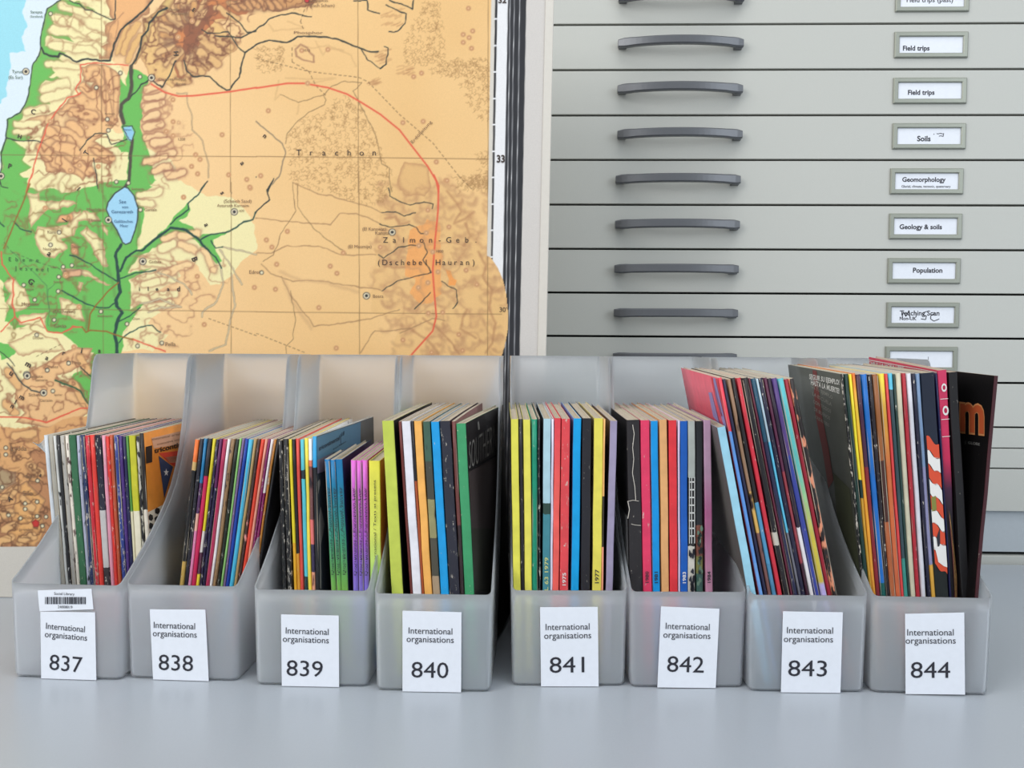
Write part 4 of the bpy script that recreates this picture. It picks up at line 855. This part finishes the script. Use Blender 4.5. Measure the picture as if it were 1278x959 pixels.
# --- 838
row(1, (242, -21.5), (325, -28), 548, [
    (242.4, 248.4, 'black spined orange-topped', [(0, (226, 110, 40)), (.10, (206, 172, 110)), (.14, (28, 26, 26)), (.56, (196, 160, 80)), (.68, (26, 24, 26))], dict(wear=.45, mott=((190, 140, 60), .18, 120))),
    (248.8, 253.8, 'plain black spined', (36, 34, 44), dict(wear=.5)),
    (254.2, 258.4, 'teal-topped white-edged', [(0, (36, 120, 168)), (.20, (84, 50, 90)), (.34, (230, 180, 160)), (.42, (214, 130, 170))], dict(wear=.6)),
    (258.8, 264.2, 'black-topped crimson', [(0, (34, 32, 40)), (.17, (198, 36, 84))], dict(wear=.25)),
    (265, 269.2, 'yellow and white spined', [(0, (214, 196, 40)), (.42, (214, 206, 200)), (.52, (90, 50, 70)), (.62, (232, 206, 60))], dict(wear=.2)),
    (269.6, 273, 'dark violet dashed', (44, 32, 62), dict(wear=.75)),
    (273.4, 277.4, 'plum spined', [(0, (92, 34, 84)), (.22, (34, 30, 62))], dict(wear=.4)),
    (277.8, 283.2, 'crimson spined', (176, 46, 84), dict(wear=.25)),
    (283.6, 287.4, 'white spined', (228, 222, 222), dict(wear=.1)),
    (287.9, 293, 'brown striped', (150, 116, 80), dict(mott=((60, 42, 34), .42, 340))),
    (293.4, 298.4, 'black green-tinged', (30, 34, 26), dict(wear=.5)),
    (298.8, 301.6, 'thin light green spined', (140, 192, 112), dict(wear=.15)),
    (301.9, 305, 'lilac-grey spined', (122, 98, 140), dict(wear=.6)),
    (305.3, 309.6, 'deep blue spined', (24, 62, 156), dict(wear=.3)),
    (310, 316, 'sky blue spined', (70, 178, 214), dict(wear=.2, mott=((30, 90, 150), .25, 300))),
    (316.6, 320.4, 'tan spined', (178, 146, 96), dict(wear=.2)),
    (320.8, 324.8, 'brown and white speckled', (70, 48, 44), dict(mott=((224, 150, 140), .4, 260))),
    (325.2, 329.8, 'vermilion spined', (222, 70, 48), dict(wear=.2)),
    (330.2, 334, 'salmon spined', (222, 150, 128), dict(wear=.2)),
    (334.4, 337.3, 'magenta spined', (136, 40, 98), dict(wear=.6)),
    (337.7, 341.2, 'white-topped magenta', [(0, (232, 226, 226)), (.24, (140, 40, 98))], dict(wear=.5)),
    (341.8, 345, 'orange-brown dashed', (190, 124, 48), dict(wear=.55, side2=(60, 52, 48))),
    (345.3, 349, 'thin black last', (40, 38, 40), dict(wear=.3, side2=(44, 42, 44))),
], shrink=.92, D=.165, yo=.052, rot=.02)
# --- 839
r839 = row(2, (347, 5), (390, 1), 548, [
    (347.2, 352, 'thin black white-lined', (26, 26, 28), dict(wear=.72, yt=550, dx=4.6)),
    (352.6, 359.2, 'worn black spined', (30, 29, 31), dict(wear=.75, dx=4.4)),
    (359.9, 363.8, 'yellow-gold spined', [(0, (224, 204, 40)), (.45, (226, 168, 40))], dict(wear=.1, dx=6)),
    (364.2, 368.2, 'dark olive spined', [(0, (24, 22, 24)), (.5, (214, 150, 50))], dict(wear=.2, dx=4)),
    (368.8, 372.8, 'coral-red spined', (220, 78, 66), dict(wear=.2, dx=2.6)),
    (374.4, 379.3, 'turquoise black-blotched', [(0, (84, 190, 206)), (.13, (30, 50, 60)), (.17, (84, 190, 206)), (.60, (34, 60, 64)), (.66, (84, 190, 206))], dict(wear=.1, mott=((26, 48, 60), .25, 120), dx=2.6)),
    (379.8, 384, 'lemon yellow spined', (244, 222, 80), dict(wear=.1, dx=2.2)),
    (384.5, 388.8, 'white-topped pink mottled', [(0, (236, 232, 228)), (.09, (220, 120, 96)), (.12, (120, 76, 76)), (.35, (232, 120, 116)), (.46, (60, 50, 80)), (.58, (230, 160, 130)), (.66, (222, 90, 70))], dict(mott=((50, 36, 42), .33, 130), dx=1.6)),
    (389.8, 395, 'blue-topped black', [(0, (50, 164, 220)), (.13, (34, 34, 38))], dict(wear=.1, side2=(62, 68, 74), rot=-.11, dx=1.2, yt=545)),
], D=.172, yo=.038)
rc = r839[-1]
mm = [flat('print_steel_blue', (82, 126, 160), .5), flat('print_mauve', (128, 116, 132), .5), flat('print_stone', (140, 136, 128), .6), flat('print_dark_blue', (44, 60, 84), .6)]
F = art_px(rc, 'R', .0003); F.poly([(395, 543), (450, 515), (450, 555), (416, 565), (395, 575)], 0); F.poly([(395, 575), (416, 565), (406, 588), (395, 592)], 1)
F.poly([(400, 632), (403, 645), (405, 655), (403, 668), (400.5, 680), (401, 735), (399.5, 735), (399, 685), (397, 668), (396.5, 655), (398, 645)], 2); F.poly([(393, 628), (397, 612), (396, 602), (399, 598), (400, 604), (397, 618), (396, 632)], 2)
F.build('cover_print', mm, rc[0])
F = art_px(rc, 'R', .0006); ptext(F, 'tricontinental', 398, 563, 424, 549, 5.4, 3); ptext(F, '18', 426.5, 545, 430, 543, 5, 3); F.poly([(425, 542), (425.6, 541.7), (425.6, 554), (425, 554.3)], 3); ptext(F, 'Enero Febrero', 416, 562, 432, 552, 2, 3)
F.build('cover_lettering', mm, rc[0])
gb = [(0, (20, 116, 172)), (.12, (22, 120, 160)), (.38, (60, 150, 120)), (.58, (112, 178, 84)), (.80, (150, 190, 60)), (1, (150, 160, 40))]
gv = [(0, (222, 104, 206)), (.30, (196, 96, 206)), (.5, (150, 110, 214)), (.75, (110, 120, 206)), (1, (80, 92, 170))]
gy = [(0, (246, 236, 84)), (.36, (232, 240, 110)), (.62, (160, 226, 130)), (.9, (120, 170, 210)), (1, (90, 120, 190))]
b2 = row(2, (404, 7.5), (475, 2), 574.5, [
    (404.6, 411.4, 'first blue-to-green', gb, dict(dx=7.4, side=NV, label='leftmost of three thin blue-to-green small books in file box 839')),
    (411.8, 418.4, 'second blue-to-green', gb, dict(dx=7.2)),
    (418.8, 427.2, 'third blue-to-green', gb, dict(dx=7, side2=(30, 36, 84))),
    (437, 444.2, 'first magenta-to-violet', gv, dict(dx=2.6, side=(120, 30, 60))),
    (444.6, 451.2, 'second magenta-to-violet', gv, dict(dx=2.3)),
    (451.6, 458.4, 'third magenta-to-violet', gv, dict(dx=2, side2=(140, 30, 50))),
    (460.6, 474.4, 'thick yellow-to-green', gy, dict(dx=0, side2=(214, 120, 60))),
], grad=True, D=.135, yo=.038, wear=0, noun='small_book')
for k, r in enumerate(b2):
    e, t, h, D = r; F = Flat(lambda u, v, t=t: (t/2-v, -.0012, u))
    s = 'Documents / Annual Survey' if k < 3 else ('Documents / European Law' if k < 6 else 'International / Texts at present')
    F.text(s, h*.66 if k < 6 else h*.70, 0, h*.42, height=min(t*.42, .0022), rot=0, bold=0)
    if k < 6: F.text('La Revue annuelle', h*.66, t*-.26, h*.40, height=.0012)
    F.build('spine_lettering', M_ink, e)
# --- 840
r840 = row(3, (477, 11), (582, 9), 526, [
    (477, 491.6, 'thick lime green spined', (196, 208, 84), dict(wear=.2, side2=K, side=(170, 184, 60))),
    (497.2, 500.8, 'thin maroon spined', (104, 44, 38), dict(wear=.2, dx=13.5, side=K)),
    (501.2, 512, 'thick white spined', (232, 230, 236), dict(wear=0, dx=13.2)),
    (512.9, 516, 'black-topped orange-brown', [(0, (30, 28, 34)), (.23, (170, 80, 40))], dict(wear=.1, dx=12.6)),
    (516.6, 526.2, 'light orange spined', (246, 180, 92), dict(wear=.15, dx=12.4)),
    (527.6, 536.6, 'dark photo-printed', [(0, (64, 96, 80)), (.15, (70, 70, 62)), (.3, (150, 144, 100)), (.45, (80, 76, 64)), (.6, (170, 146, 118)), (.75, (90, 84, 78))], dict(mott=((48, 50, 48), .42, 70), wear=.3, dx=12)),
    (537.8, 548, 'bright blue spined', (24, 156, 222), dict(wear=.3, dx=11.8)),
    (549.2, 562, 'creased black spined', (42, 42, 54), dict(wear=.5, dx=11.6)),
    (563.6, 568.6, 'dull maroon spined', [(0, (110, 60, 56)), (.4, (50, 34, 36))], dict(wear=.1, dx=10.5)),
    (569.8, 582, 'green spined dark-covered', (62, 154, 102), dict(wear=.3, side=(200, 190, 170), side2=(44, 40, 40), dx=9, yt=529, rot=-.125)),
], D=.178, yo=.025, bend=.004, rot=-.05)
rc = r840[-1]; e, t, h, D = rc
mm = [flat('print_cover_brown', (66, 56, 54), .6), flat('print_mid_grey', (128, 124, 118), .6), flat('print_black_band', (22, 20, 22), .6), flat('print_deep_red', (120, 44, 32), .6), flat('print_rust', (150, 92, 52), .6), flat('print_cover_olive', (50, 50, 40), .6)]
def bent(F, off): F.v = [(t+off+.004*(y/D)**2*(.3+.7*z/h), y, z) for x, y, z in F.v]; return F
F = art_px(rc, 'R', .0003); F.poly([(584, 590), (617, 571), (617, 660), (588, 660)], 0); F.poly([(588, 660), (617, 660), (617, 740), (590, 740)], 5)
F.poly([(596, 682), (606, 660), (611, 657), (614, 690), (612, 720), (603, 690)], 3); F.poly([(594, 684), (604, 664), (603, 690), (596, 690)], 4)
bent(F, .0003).build('cover_print', mm, e)
F = art_px(rc, 'R', .0003); ptext(F, 'SOUTHERN', 585, 587, 617, 563, 36, 1, -.01); F.poly([(583, 589), (617, 570), (617, 567.5), (583, 586.5)], 2); F.poly([(595, 527), (597, 526), (598, 536), (596, 537)], 1)
bent(F, .0006).build('cover_lettering', mm, e)
# --- 841
r841 = row(4, (637, 3.5), (762, -5.5), 523, [
    (637.4, 646.8, 'yellow spined', (226, 220, 84), dict(wear=.2, side2=K, side=K, dx=3.4)),
    (647.4, 652, 'black spined', K, dict(wear=.5, dx=2.6)),
    (652.8, 661.8, 'second yellow spined', (230, 220, 92), dict(wear=.15, side2=(240, 236, 220), dx=.8)),
    (663.4, 670.6, 'emerald spined', (18, 140, 108), dict(wear=.35, side2=K, dx=1.2)),
    (671.4, 674.2, 'thin black scuffed', (30, 30, 34), dict(wear=.75, dx=.8)),
    (678.3, 687.8, 'pale blue over teal', [(0, (174, 208, 218)), (.325, (46, 72, 62)), (.37, (66, 134, 146))], dict(wear=0, side=(24, 36, 44), dx=-1)),
    (688.6, 691.6, 'thin white spined', (220, 214, 232), dict(wear=.05, dx=-3)),
    (692, 699.8, 'red-to-coral spined', [(0, (226, 66, 78)), (.3, (238, 96, 88))], dict(wear=.1, grad=True, dx=-3.6)),
    (701, 711.8, 'creased red spined', (224, 72, 78), dict(wear=.6, side2=(60, 20, 30), dx=-2.2)),
    (715.6, 725.4, 'cyan-blue spined', (0, 158, 222), dict(wear=.15, side=(150, 140, 200), dx=-2.4)),
    (726.8, 738.2, 'thick black spined', (34, 32, 38), dict(wear=.3, dx=-1.4)),
    (741.6, 753, 'mustard-yellow spined', (232, 218, 90), dict(wear=.12, side=(190, 170, 120), dx=-2)),
    (753.2, 755.6, 'thin peach spined', [(0, (240, 180, 110)), (.3, (60, 50, 40)), (.5, (240, 160, 130))], dict(wear=.1, dx=-3.2)),
    (761.8, 770.8, 'lilac-grey spined', (158, 148, 176), dict(wear=.08, side=K, dx=-5.4, yt=525.5)),
], D=.165, yo=.022)
e, t, h, D = r841[5]; F = Flat(lambda u, v: (t/2-v, -.0012, u)); F.text('VOL 63 1979', h*.37, 0, h*.18, height=.0032, bold=.01); F.build('spine_lettering', flat('print_pale_yellow', (206, 208, 130), .6), e)
e, t, h, D = r841[11]; F = Flat(lambda u, v: (t/2-v, -.0012, u)); F.text('1977', h*.385, 0, h*.055, height=.0034, bold=.02); F.build('spine_lettering', M_ink, e)
e, t, h, D = r841[8]; F = Flat(lambda u, v: (t/2-v, -.0012, u)); F.text('1975', h*.375, 0, h*.05, height=.0030, bold=.02); F.build('spine_lettering', M_pw, e)
# --- 842
r842 = row(5, (782, 5), (887, 4), 525, [
    (781.8, 798, 'thick cracked black spined', (40, 36, 38), dict(wear=.34, side=K, dx=5)),
    (799.4, 810.6, 'crimson-pink spined', (226, 58, 98), dict(wear=.4, dx=4)),
    (812, 821, 'azure blue spined', (0, 146, 218), dict(wear=.15, side=(230, 230, 235), dx=3.8)),
    (823, 832.4, 'peach spined', (228, 170, 112), dict(wear=.05, dx=3.8)),
    (834.6, 844.6, 'red spined', (226, 54, 62), dict(wear=.25, side=(150, 30, 50), dx=2.6)),
    (846.2, 848.8, 'thin lilac spined', (214, 200, 226), dict(wear=.1, dx=1.4)),
    (849.3, 858.2, 'cobalt blue spined', (20, 92, 184), dict(wear=.12, dx=1.4)),
    (859, 867.8, 'pale grey latticed', [(0, (178, 184, 178)), (.22, (44, 44, 44)), (.49, (214, 208, 196))], dict(wear=0, dx=.9)),
    (868.6, 877, 'black camouflage-based', [(0, (34, 36, 40)), (.41, (126, 76, 62)), (.53, (124, 124, 70)), (.60, (60, 92, 84))], dict(wear=.15, dx=1.6)),
    (878.2, 887.4, 'mauve spined', [(0, (196, 158, 186)), (.2, (190, 150, 176)), (.36, (176, 96, 140)), (.6, (192, 134, 160))], dict(wear=.08, grad=True, dx=3.6)),
], D=.172, yo=.025)
e, t, h, D = r842[0]; F = art(r842[0], 'L')
rr = random.Random(4)
F2 = Flat(lambda u, v: (-.0004, u, v))
for (a, b, z0, z1) in ((.004, .06, h*.36, h*.62), (.062, .164, h*.36, h*.66), (.004, .164, h*.14, h*.31), (.004, .08, h*.02, h*.11)): F2.poly([(a, z0), (b, z0), (b, z1), (a, z1)], rr.choice([0, 1]))
F2.build('cover_print', [flat('print_silver', (120, 120, 122), .6), flat('print_tan_grey', (128, 112, 104), .6)], e)
F = Flat(lambda u, v: (t*.46+u, -.0012, v)); pz = h-.002
pts = [(0, h-.004), (.0012, h-.012), (-.0004, h-.024), (.0004, h-.034), (-.0010, h-.046), (.0008, h-.058), (.0014, h-.070)]
scrib(F, pts, .00028); scrib(F, [(-.006, h-.071), (-.001, h-.070), (.004, h-.071)], .00022); scrib(F, [(-.0055, h-.071), (-.0042, h-.078), (-.0058, h-.086)], .0003); scrib(F, [(-.003, h-.091), (.001, h-.092), (.0055, h-.0925)], .0002)
F.text('C E N T R A L E', .0045, h*.56, .001) if False else None
F.build('crease', flat('bare_paper', (204, 196, 184), .7), e)
def lattice(r):
    e, t, h, D = r; F = Flat(lambda u, v: (u, -.0012, v)); z = h*.765
    while z > h*.53:
        F.poly([(t*.06, z), (t*.94, z), (t*.94, z-.0012), (t*.06, z-.0012)]); z -= .0068
    for x in (.08, .40, .84): F.poly([(t*x, h*.78), (t*(x+.10), h*.78), (t*(x+.10), h*.52), (t*x, h*.52)])
    F.build('spine_print', M_pw, e)
    F = Flat(lambda u, v: (u, -.0012, v)); rr = random.Random(9)
    for k in range(46):
        cx, cz, a = rr.uniform(.15, .85)*t, rr.uniform(.03, .50)*h, rr.uniform(0, 3); pts = []
        for j in range(6): q = a+j*math.pi/3; pts.append((min(t*.97, max(t*.03, cx+math.cos(q)*.0016*rr.uniform(.5, 1.2))), cz+math.sin(q)*.0034*rr.uniform(.5, 1.2)))
        F.poly(pts)
    F.build('spine_pattern', M_ink, e)
lattice(r842[7])
e, t, h, D = r842[8]; F = Flat(lambda u, v: (u, -.0012, v)); rr = random.Random(19)
for k in range(60):
    cx, cz, a = rr.uniform(.15, .85)*t, rr.uniform(.03, .58)*h, rr.uniform(0, 3); pts = []
    for j in range(6): q = a+j*math.pi/3; pts.append((min(t*.97, max(t*.03, cx+math.cos(q)*.0018*rr.uniform(.4, 1.2))), cz+math.sin(q)*.003*rr.uniform(.4, 1.2)))
    F.poly(pts, k % 3)
F.build('spine_pattern', [flat('camo_dark', (30, 44, 46), .6), flat('camo_green', (100, 128, 110), .6), flat('camo_black', (24, 24, 26), .6)], e)
for k, mt, s in ((1, M_ink, '1980'), (2, M_ink, '1981'), (6, M_pw, '1983'), (9, M_ink, '1984')):
    e, t, h, D = r842[k]; F = Flat(lambda u, v: (t*.45-v, -.0012, u)); F.text(s, h*.385, 0, h*.045, height=.0028, bold=.02); F.build('spine_lettering', mt, e)
# --- 843
r843 = row(6, (896, 47), (990, 54), 473, [
    (895.4, 905.8, 'short light blue leaning', [(0, (156, 208, 228)), (.8, (110, 170, 196))], dict(wear=.1, yt=534, dx=38.5, side=(104, 100, 96), D=.15)),
], D=.175, yo=.008)
last[6] = (last[6][0], 0, 0)
r843 = row(6, (896, 47), (990, 55), 473, [
    (896.4, 901.2, 'pink-and-lilac covered', [(0, (226, 66, 84)), (.17, (96, 150, 220)), (.6, (110, 160, 222))], dict(wear=.1, side=(226, 96, 116), dx=52, yt=472, label='tall pink-and-lilac covered magazine behind the short light blue one in file box 843')),
    (901.6, 905.4, 'dark navy spined', (34, 34, 62), dict(wear=.15, dx=53)),
    (907.4, 912, 'tan and brown mottled', [(0, (150, 116, 90)), (.36, (214, 170, 90)), (.5, (120, 80, 76))], dict(mott=((52, 34, 34), .4, 110), dx=52)),
    (912.5, 917.8, 'black tan-patterned', [(0, (30, 26, 28)), (.4, (80, 150, 190)), (.6, (74, 134, 170))], dict(mott=((170, 132, 96), .28, 170), dx=52)),
    (919.6, 925.2, 'bright crimson spined', (206, 48, 64), dict(wear=.25, dx=52)),
    (926, 933.8, 'black leaning', [(0, (26, 22, 26)), (.5, (200, 194, 180)), (.54, (30, 26, 30))], dict(wear=.35, dx=53)),
    (934.4, 937, 'dark maroon spined', (96, 34, 54), dict(wear=.2, dx=53.5)),
    (937.5, 943.2, 'teal-navy spined', [(0, (28, 76, 100)), (.2, (36, 38, 70))], dict(wear=.3, dx=53.5)),
    (943.7, 946.6, 'ice-blue spined', [(0, (176, 196, 206)), (.2, (96, 190, 222)), (.5, (110, 110, 120)), (.72, (70, 100, 90))], dict(wear=.25, dx=54)),
    (947, 952.6, 'navy dotted', (32, 30, 56), dict(wear=.5, dx=54)),
    (953.2, 957, 'aubergine spined', [(0, (90, 38, 66)), (.3, (150, 60, 70)), (.6, (60, 26, 44))], dict(wear=.3, dx=54)),
    (957.4, 962.6, 'black white-brushed', [(0, (40, 26, 46)), (.48, (226, 222, 224)), (.86, (240, 222, 140))], dict(mott=((30, 22, 30), .12, 80), wear=.2, dx=54.5)),
    (963, 969.6, 'purple and blue spined', [(0, (84, 60, 124)), (.25, (54, 66, 150)), (.7, (60, 80, 150))], dict(wear=.3, dx=54.8)),
    (970.8, 978.6, 'turquoise-to-yellow spined', [(0, (88, 186, 196)), (.3, (100, 190, 180)), (.36, (140, 200, 150)), (.52, (206, 190, 70)), (.66, (206, 186, 70)), (.67, (186, 174, 226)), (1, (186, 174, 226))], dict(wear=.05, grad=True, dx=55)),
    (979.2, 984, 'deep red spined', (150, 28, 46), dict(wear=.15, dx=55)),
    (984.6, 991.4, 'black salmon-patterned', (34, 26, 26), dict(mott=((222, 144, 110), .45, 190), wear=.2, dx=55, side2=(150, 140, 124))),
], D=.175, yo=.008)
F = art_px(r843[0], 'L', .0004)
for q, k in (([(885, 462), (888, 466), (902, 520), (897, 520)], 1), ([(889, 467), (892, 470), (912, 540), (904, 535), (893, 495)], 0), ([(884, 490), (888, 490), (898, 530), (890, 520)], 0), ([(893, 470), (896, 472), (914, 535), (909, 520)], 1)): F.poly(q, k)
F.build('cover_print', [flat('print_lilac', (150, 140, 196), .5), flat('print_rose', (222, 70, 86), .5)], r843[0][0])
# --- 844
r844 = row(7, (1050, 30), (1190, 20), 467, [
    (1049.4, 1053.2, 'dark green-grey covered', [(0, (26, 26, 26))], dict(wear=.85, side=(74, 76, 70), dx=29)),
    (1053.6, 1059.2, 'dark green spined', (18, 52, 46), dict(wear=.25, dx=27.5)),
    (1059.8, 1063.4, 'slim yellow spined', [(0, (238, 220, 52)), (.34, (20, 50, 46)), (.4, (200, 150, 50))], dict(wear=.1, dx=26)),
    (1063.8, 1068.2, 'golden orange spined', [(0, (222, 110, 40)), (.12, (236, 196, 60)), (.4, (230, 160, 50)), (1, (220, 150, 60))], dict(wear=.1, grad=True, dx=24.5)),
    (1068.7, 1074.4, 'maroon spined', [(0, (70, 34, 60)), (.3, (130, 34, 44))], dict(wear=.2, dx=24)),
    (1075.6, 1083, 'vivid blue spined', [(0, (28, 108, 190)), (.68, (18, 90, 84))], dict(wear=.25, dx=23.5)),
    (1083.5, 1088.8, 'black pink-scuffed', (34, 28, 34), dict(mott=((206, 150, 150), .22, 90), wear=.6, dx=23)),
    (1089.4, 1097, 'brown-orange spined', [(0, (150, 92, 50)), (.28, (70, 36, 28)), (.48, (176, 96, 56)), (.75, (70, 40, 34))], dict(wear=.2, dx=22.5)),
    (1097.6, 1104.2, 'yellow-topped orange spined', [(0, (240, 220, 70)), (.1, (216, 170, 60)), (.3, (206, 110, 60)), (1, (200, 90, 60))], dict(wear=.1, grad=True, dx=21.5)),
    (1104.6, 1108.2, 'coral spined', (214, 70, 70), dict(wear=.15, dx=20.8)),
    (1108.7, 1114, 'light-blue-topped slate', [(0, (90, 186, 214)), (.05, (52, 74, 80)), (.6, (60, 140, 130)), (.8, (220, 180, 60))], dict(wear=.2, dx=20)),
    (1114.4, 1117.4, 'thin dark green spined', (40, 66, 60), dict(wear=.3, dx=19.4)),
    (1117.8, 1125.2, 'beige spined', (204, 198, 172), dict(wear=.0, dx=18.8)),
    (1125.8, 1131, 'dark crimson spined', (172, 38, 52), dict(wear=.4, dx=20)),
    (1131.6, 1137.8, 'silver-white spined', (212, 212, 220), dict(wear=.05, dx=21)),
    (1138.3, 1142.8, 'black-navy spined', (30, 30, 52), dict(wear=.4, dx=22)),
    (1143.2, 1148.6, 'slate blue over yellow', [(0, (118, 144, 178)), (.3, (140, 140, 176)), (.62, (216, 164, 66))], dict(wear=.1, dx=21.5)),
    (1149.2, 1167.2, 'red-and-white wavy striped', [(0, (26, 34, 52)), (.60, (26, 32, 30))], dict(wear=.05, dx=20.5, rnd=False)),
    (1167.8, 1170, 'slim midnight blue', (30, 32, 74), dict(wear=.1, dx=20)),
    (1170.4, 1182.4, 'tall crimson covered', [(0, (210, 58, 98)), (.28, (200, 40, 84)), (.38, (70, 30, 60)), (.46, (40, 30, 40)), (1, (30, 26, 30))], dict(wear=.1, grad=True, side=(214, 66, 92), dx=19.5, yt=462, pitch=.052, rnd=False, D=.172)),
    (1183.6, 1195.4, 'plain thick black', (24, 22, 24), dict(wear=.25, dx=19, yt=465, rnd=False, side=(22, 20, 22))),
], shrink=.93, D=.180, yo=.025)
e = r844[0][0]; mm = [M_pw, flat('print_soft_grey', (150, 150, 142), .6), flat('print_dusky_red', (124, 52, 50), .6), flat('print_moss', (66, 70, 48), .6)]
F = art_px(r844[0], 'L', .0003); F.poly([(1014, 462), (1019, 463), (1026, 520), (1034, 560), (1040, 600), (1034, 610), (1026, 560), (1018, 520)], 2); F.poly([(1040, 590), (1060, 610), (1070, 690), (1078, 740), (1050, 700), (1044, 640)], 3); F.build('cover_print', mm, e)
F = art_px(r844[0], 'L', .0006); ptext(F, 'SEGUIR SU EJEMPLO!', 1010, 473, 1047.5, 480.5, 6.0, 0, .03); ptext(F, 'HASTA LA MUERTE!', 1012, 480, 1047.5, 491.5, 6.2, 0, .03)
for k, w_ in enumerate(('DE TU EJEMPLO', 'LA ESCUELA', 'CON TODOS', 'DE BUENOS', 'ATAUD AL PUEBLO')): ptext(F, w_, 1013+k, 484+9.5*k, 1039-k, 498.5+8.7*k, 4.2, 1, .01)
F.build('cover_lettering', mm, e)
# wavy stripes on the broad dark spine
e, t, h, D = r844[17]; F = Flat(lambda u, v: (u, -.0012, v)); z = h*.80; k = 0
while z > h*.42:
    n = 8; up = [(t*(.06+.90*j/n), z-(.0095*j/n)+.0016*math.sin(j*.9+k)) for j in range(n+1)]; lo = [(x, y-.0125) for x, y in up]
    for j in range(n): F.poly([lo[j], lo[j+1], up[j+1], up[j]], k % 2)
    z -= .0125; k += 1
z0 = z
nb = len(F.v)
F.poly([(t*.1, h*.60), (t*.45, h*.605), (t*.45, h*.56), (t*.1, h*.555)], 2)
F.poly([(t*.30, h*.47), (t*.60, h*.50), (t*.55, h*.45), (t*.35, h*.43)], 3)
F.poly([(t*.1, h*.44), (t*.96, h*.44), (t*.96, h*.37), (t*.7, h*.375), (t*.3, h*.39), (t*.2, h*.42)], 1)
F.v = [(x, y-(.0003 if i >= nb else 0)-(.0002 if i >= nb+8 else 0), zz) for i, (x, y, zz) in enumerate(F.v)]
F.build('spine_print', [flat('stripe_red', (214, 76, 44), .5), flat('stripe_white', (230, 228, 224), .5), flat('stripe_olive', (130, 130, 60), .5), M_ink], e)
e, t, h, D = r844[19]; F = art_px(r844[19], 'L', .0004); ptext(F, 'CHILE: LA HORA LIBRE', 1084, 454.5, 1128, 461.5, 3.4, 0, .02); F.poly([(1082, 448.6), (1182, 467), (1182, 467.9), (1082, 449.5)])
F.build('cover_lettering', M_pw, e)
F = Flat(lambda u, v: (u, -.0012, v)); F.text('O', t*.55, h*.945, height=.0065, width=.0045, bold=.04); F.text('O', t*.6, h*.872, height=.0075, width=.005, bold=.04)
for k in (.91, .845, .79): F.poly([(t*.05, h*k), (t*.95, h*k), (t*.95, h*k-.0005), (t*.05, h*k-.0005)])
F.build('spine_lettering', M_pw, e)
F = Flat(lambda u, v: (u, -.0012, v)); F.poly([(t*.2, h*.12), (t*.75, h*.14), (t*.95, h*.34), (t*.7, h*.46), (t*.35, h*.56), (t*.55, h*.42), (t*.62, h*.30)], 0); F.poly([(t*.62, h*.30), (t*.75, h*.20), (t*.95, h*.34), (t*.75, h*.44), (t*.45, h*.55), (t*.68, h*.40)], 1)
F.build('spine_print', [flat('print_wine', (120, 60, 54), .5), flat('print_straw', (214, 180, 96), .5)], e)
# outermost black magazine, fanned out to the right, spine on its right
last.pop(7)
e, t, h, D = magazine(7, 1241.0, 1246.0, 469, -19.5, 'm', [(0, (66, 22, 30))], side=(14, 12, 13), wear=.2, D=.215, yo=.010, rot=.115, pitch=.03, rnd=False,
    label='black magazine with a big orange letter m, rightmost in file box 844')
rm = (e, t, h, D); mm = [M_po, flat('print_ochre_line', (196, 130, 80), .6), M_pg]
F = art_px(rm, 'L', .0004); ptext(F, 'm', 1197.2, 537.5, 1228.6, 541.2, 51, 1, .045); F.build('letter_outline', mm, e)
F = art_px(rm, 'L', .0007); ptext(F, 'm', 1198.4, 536.6, 1227.6, 540.2, 48.5, 0, .025); ptext(F, 'J. GLOBE', 1204, 553.5, 1223, 556.5, 3.4, 2, .0); F.build('cover_lettering', mm, e)
print('BOOKWARN', warn)
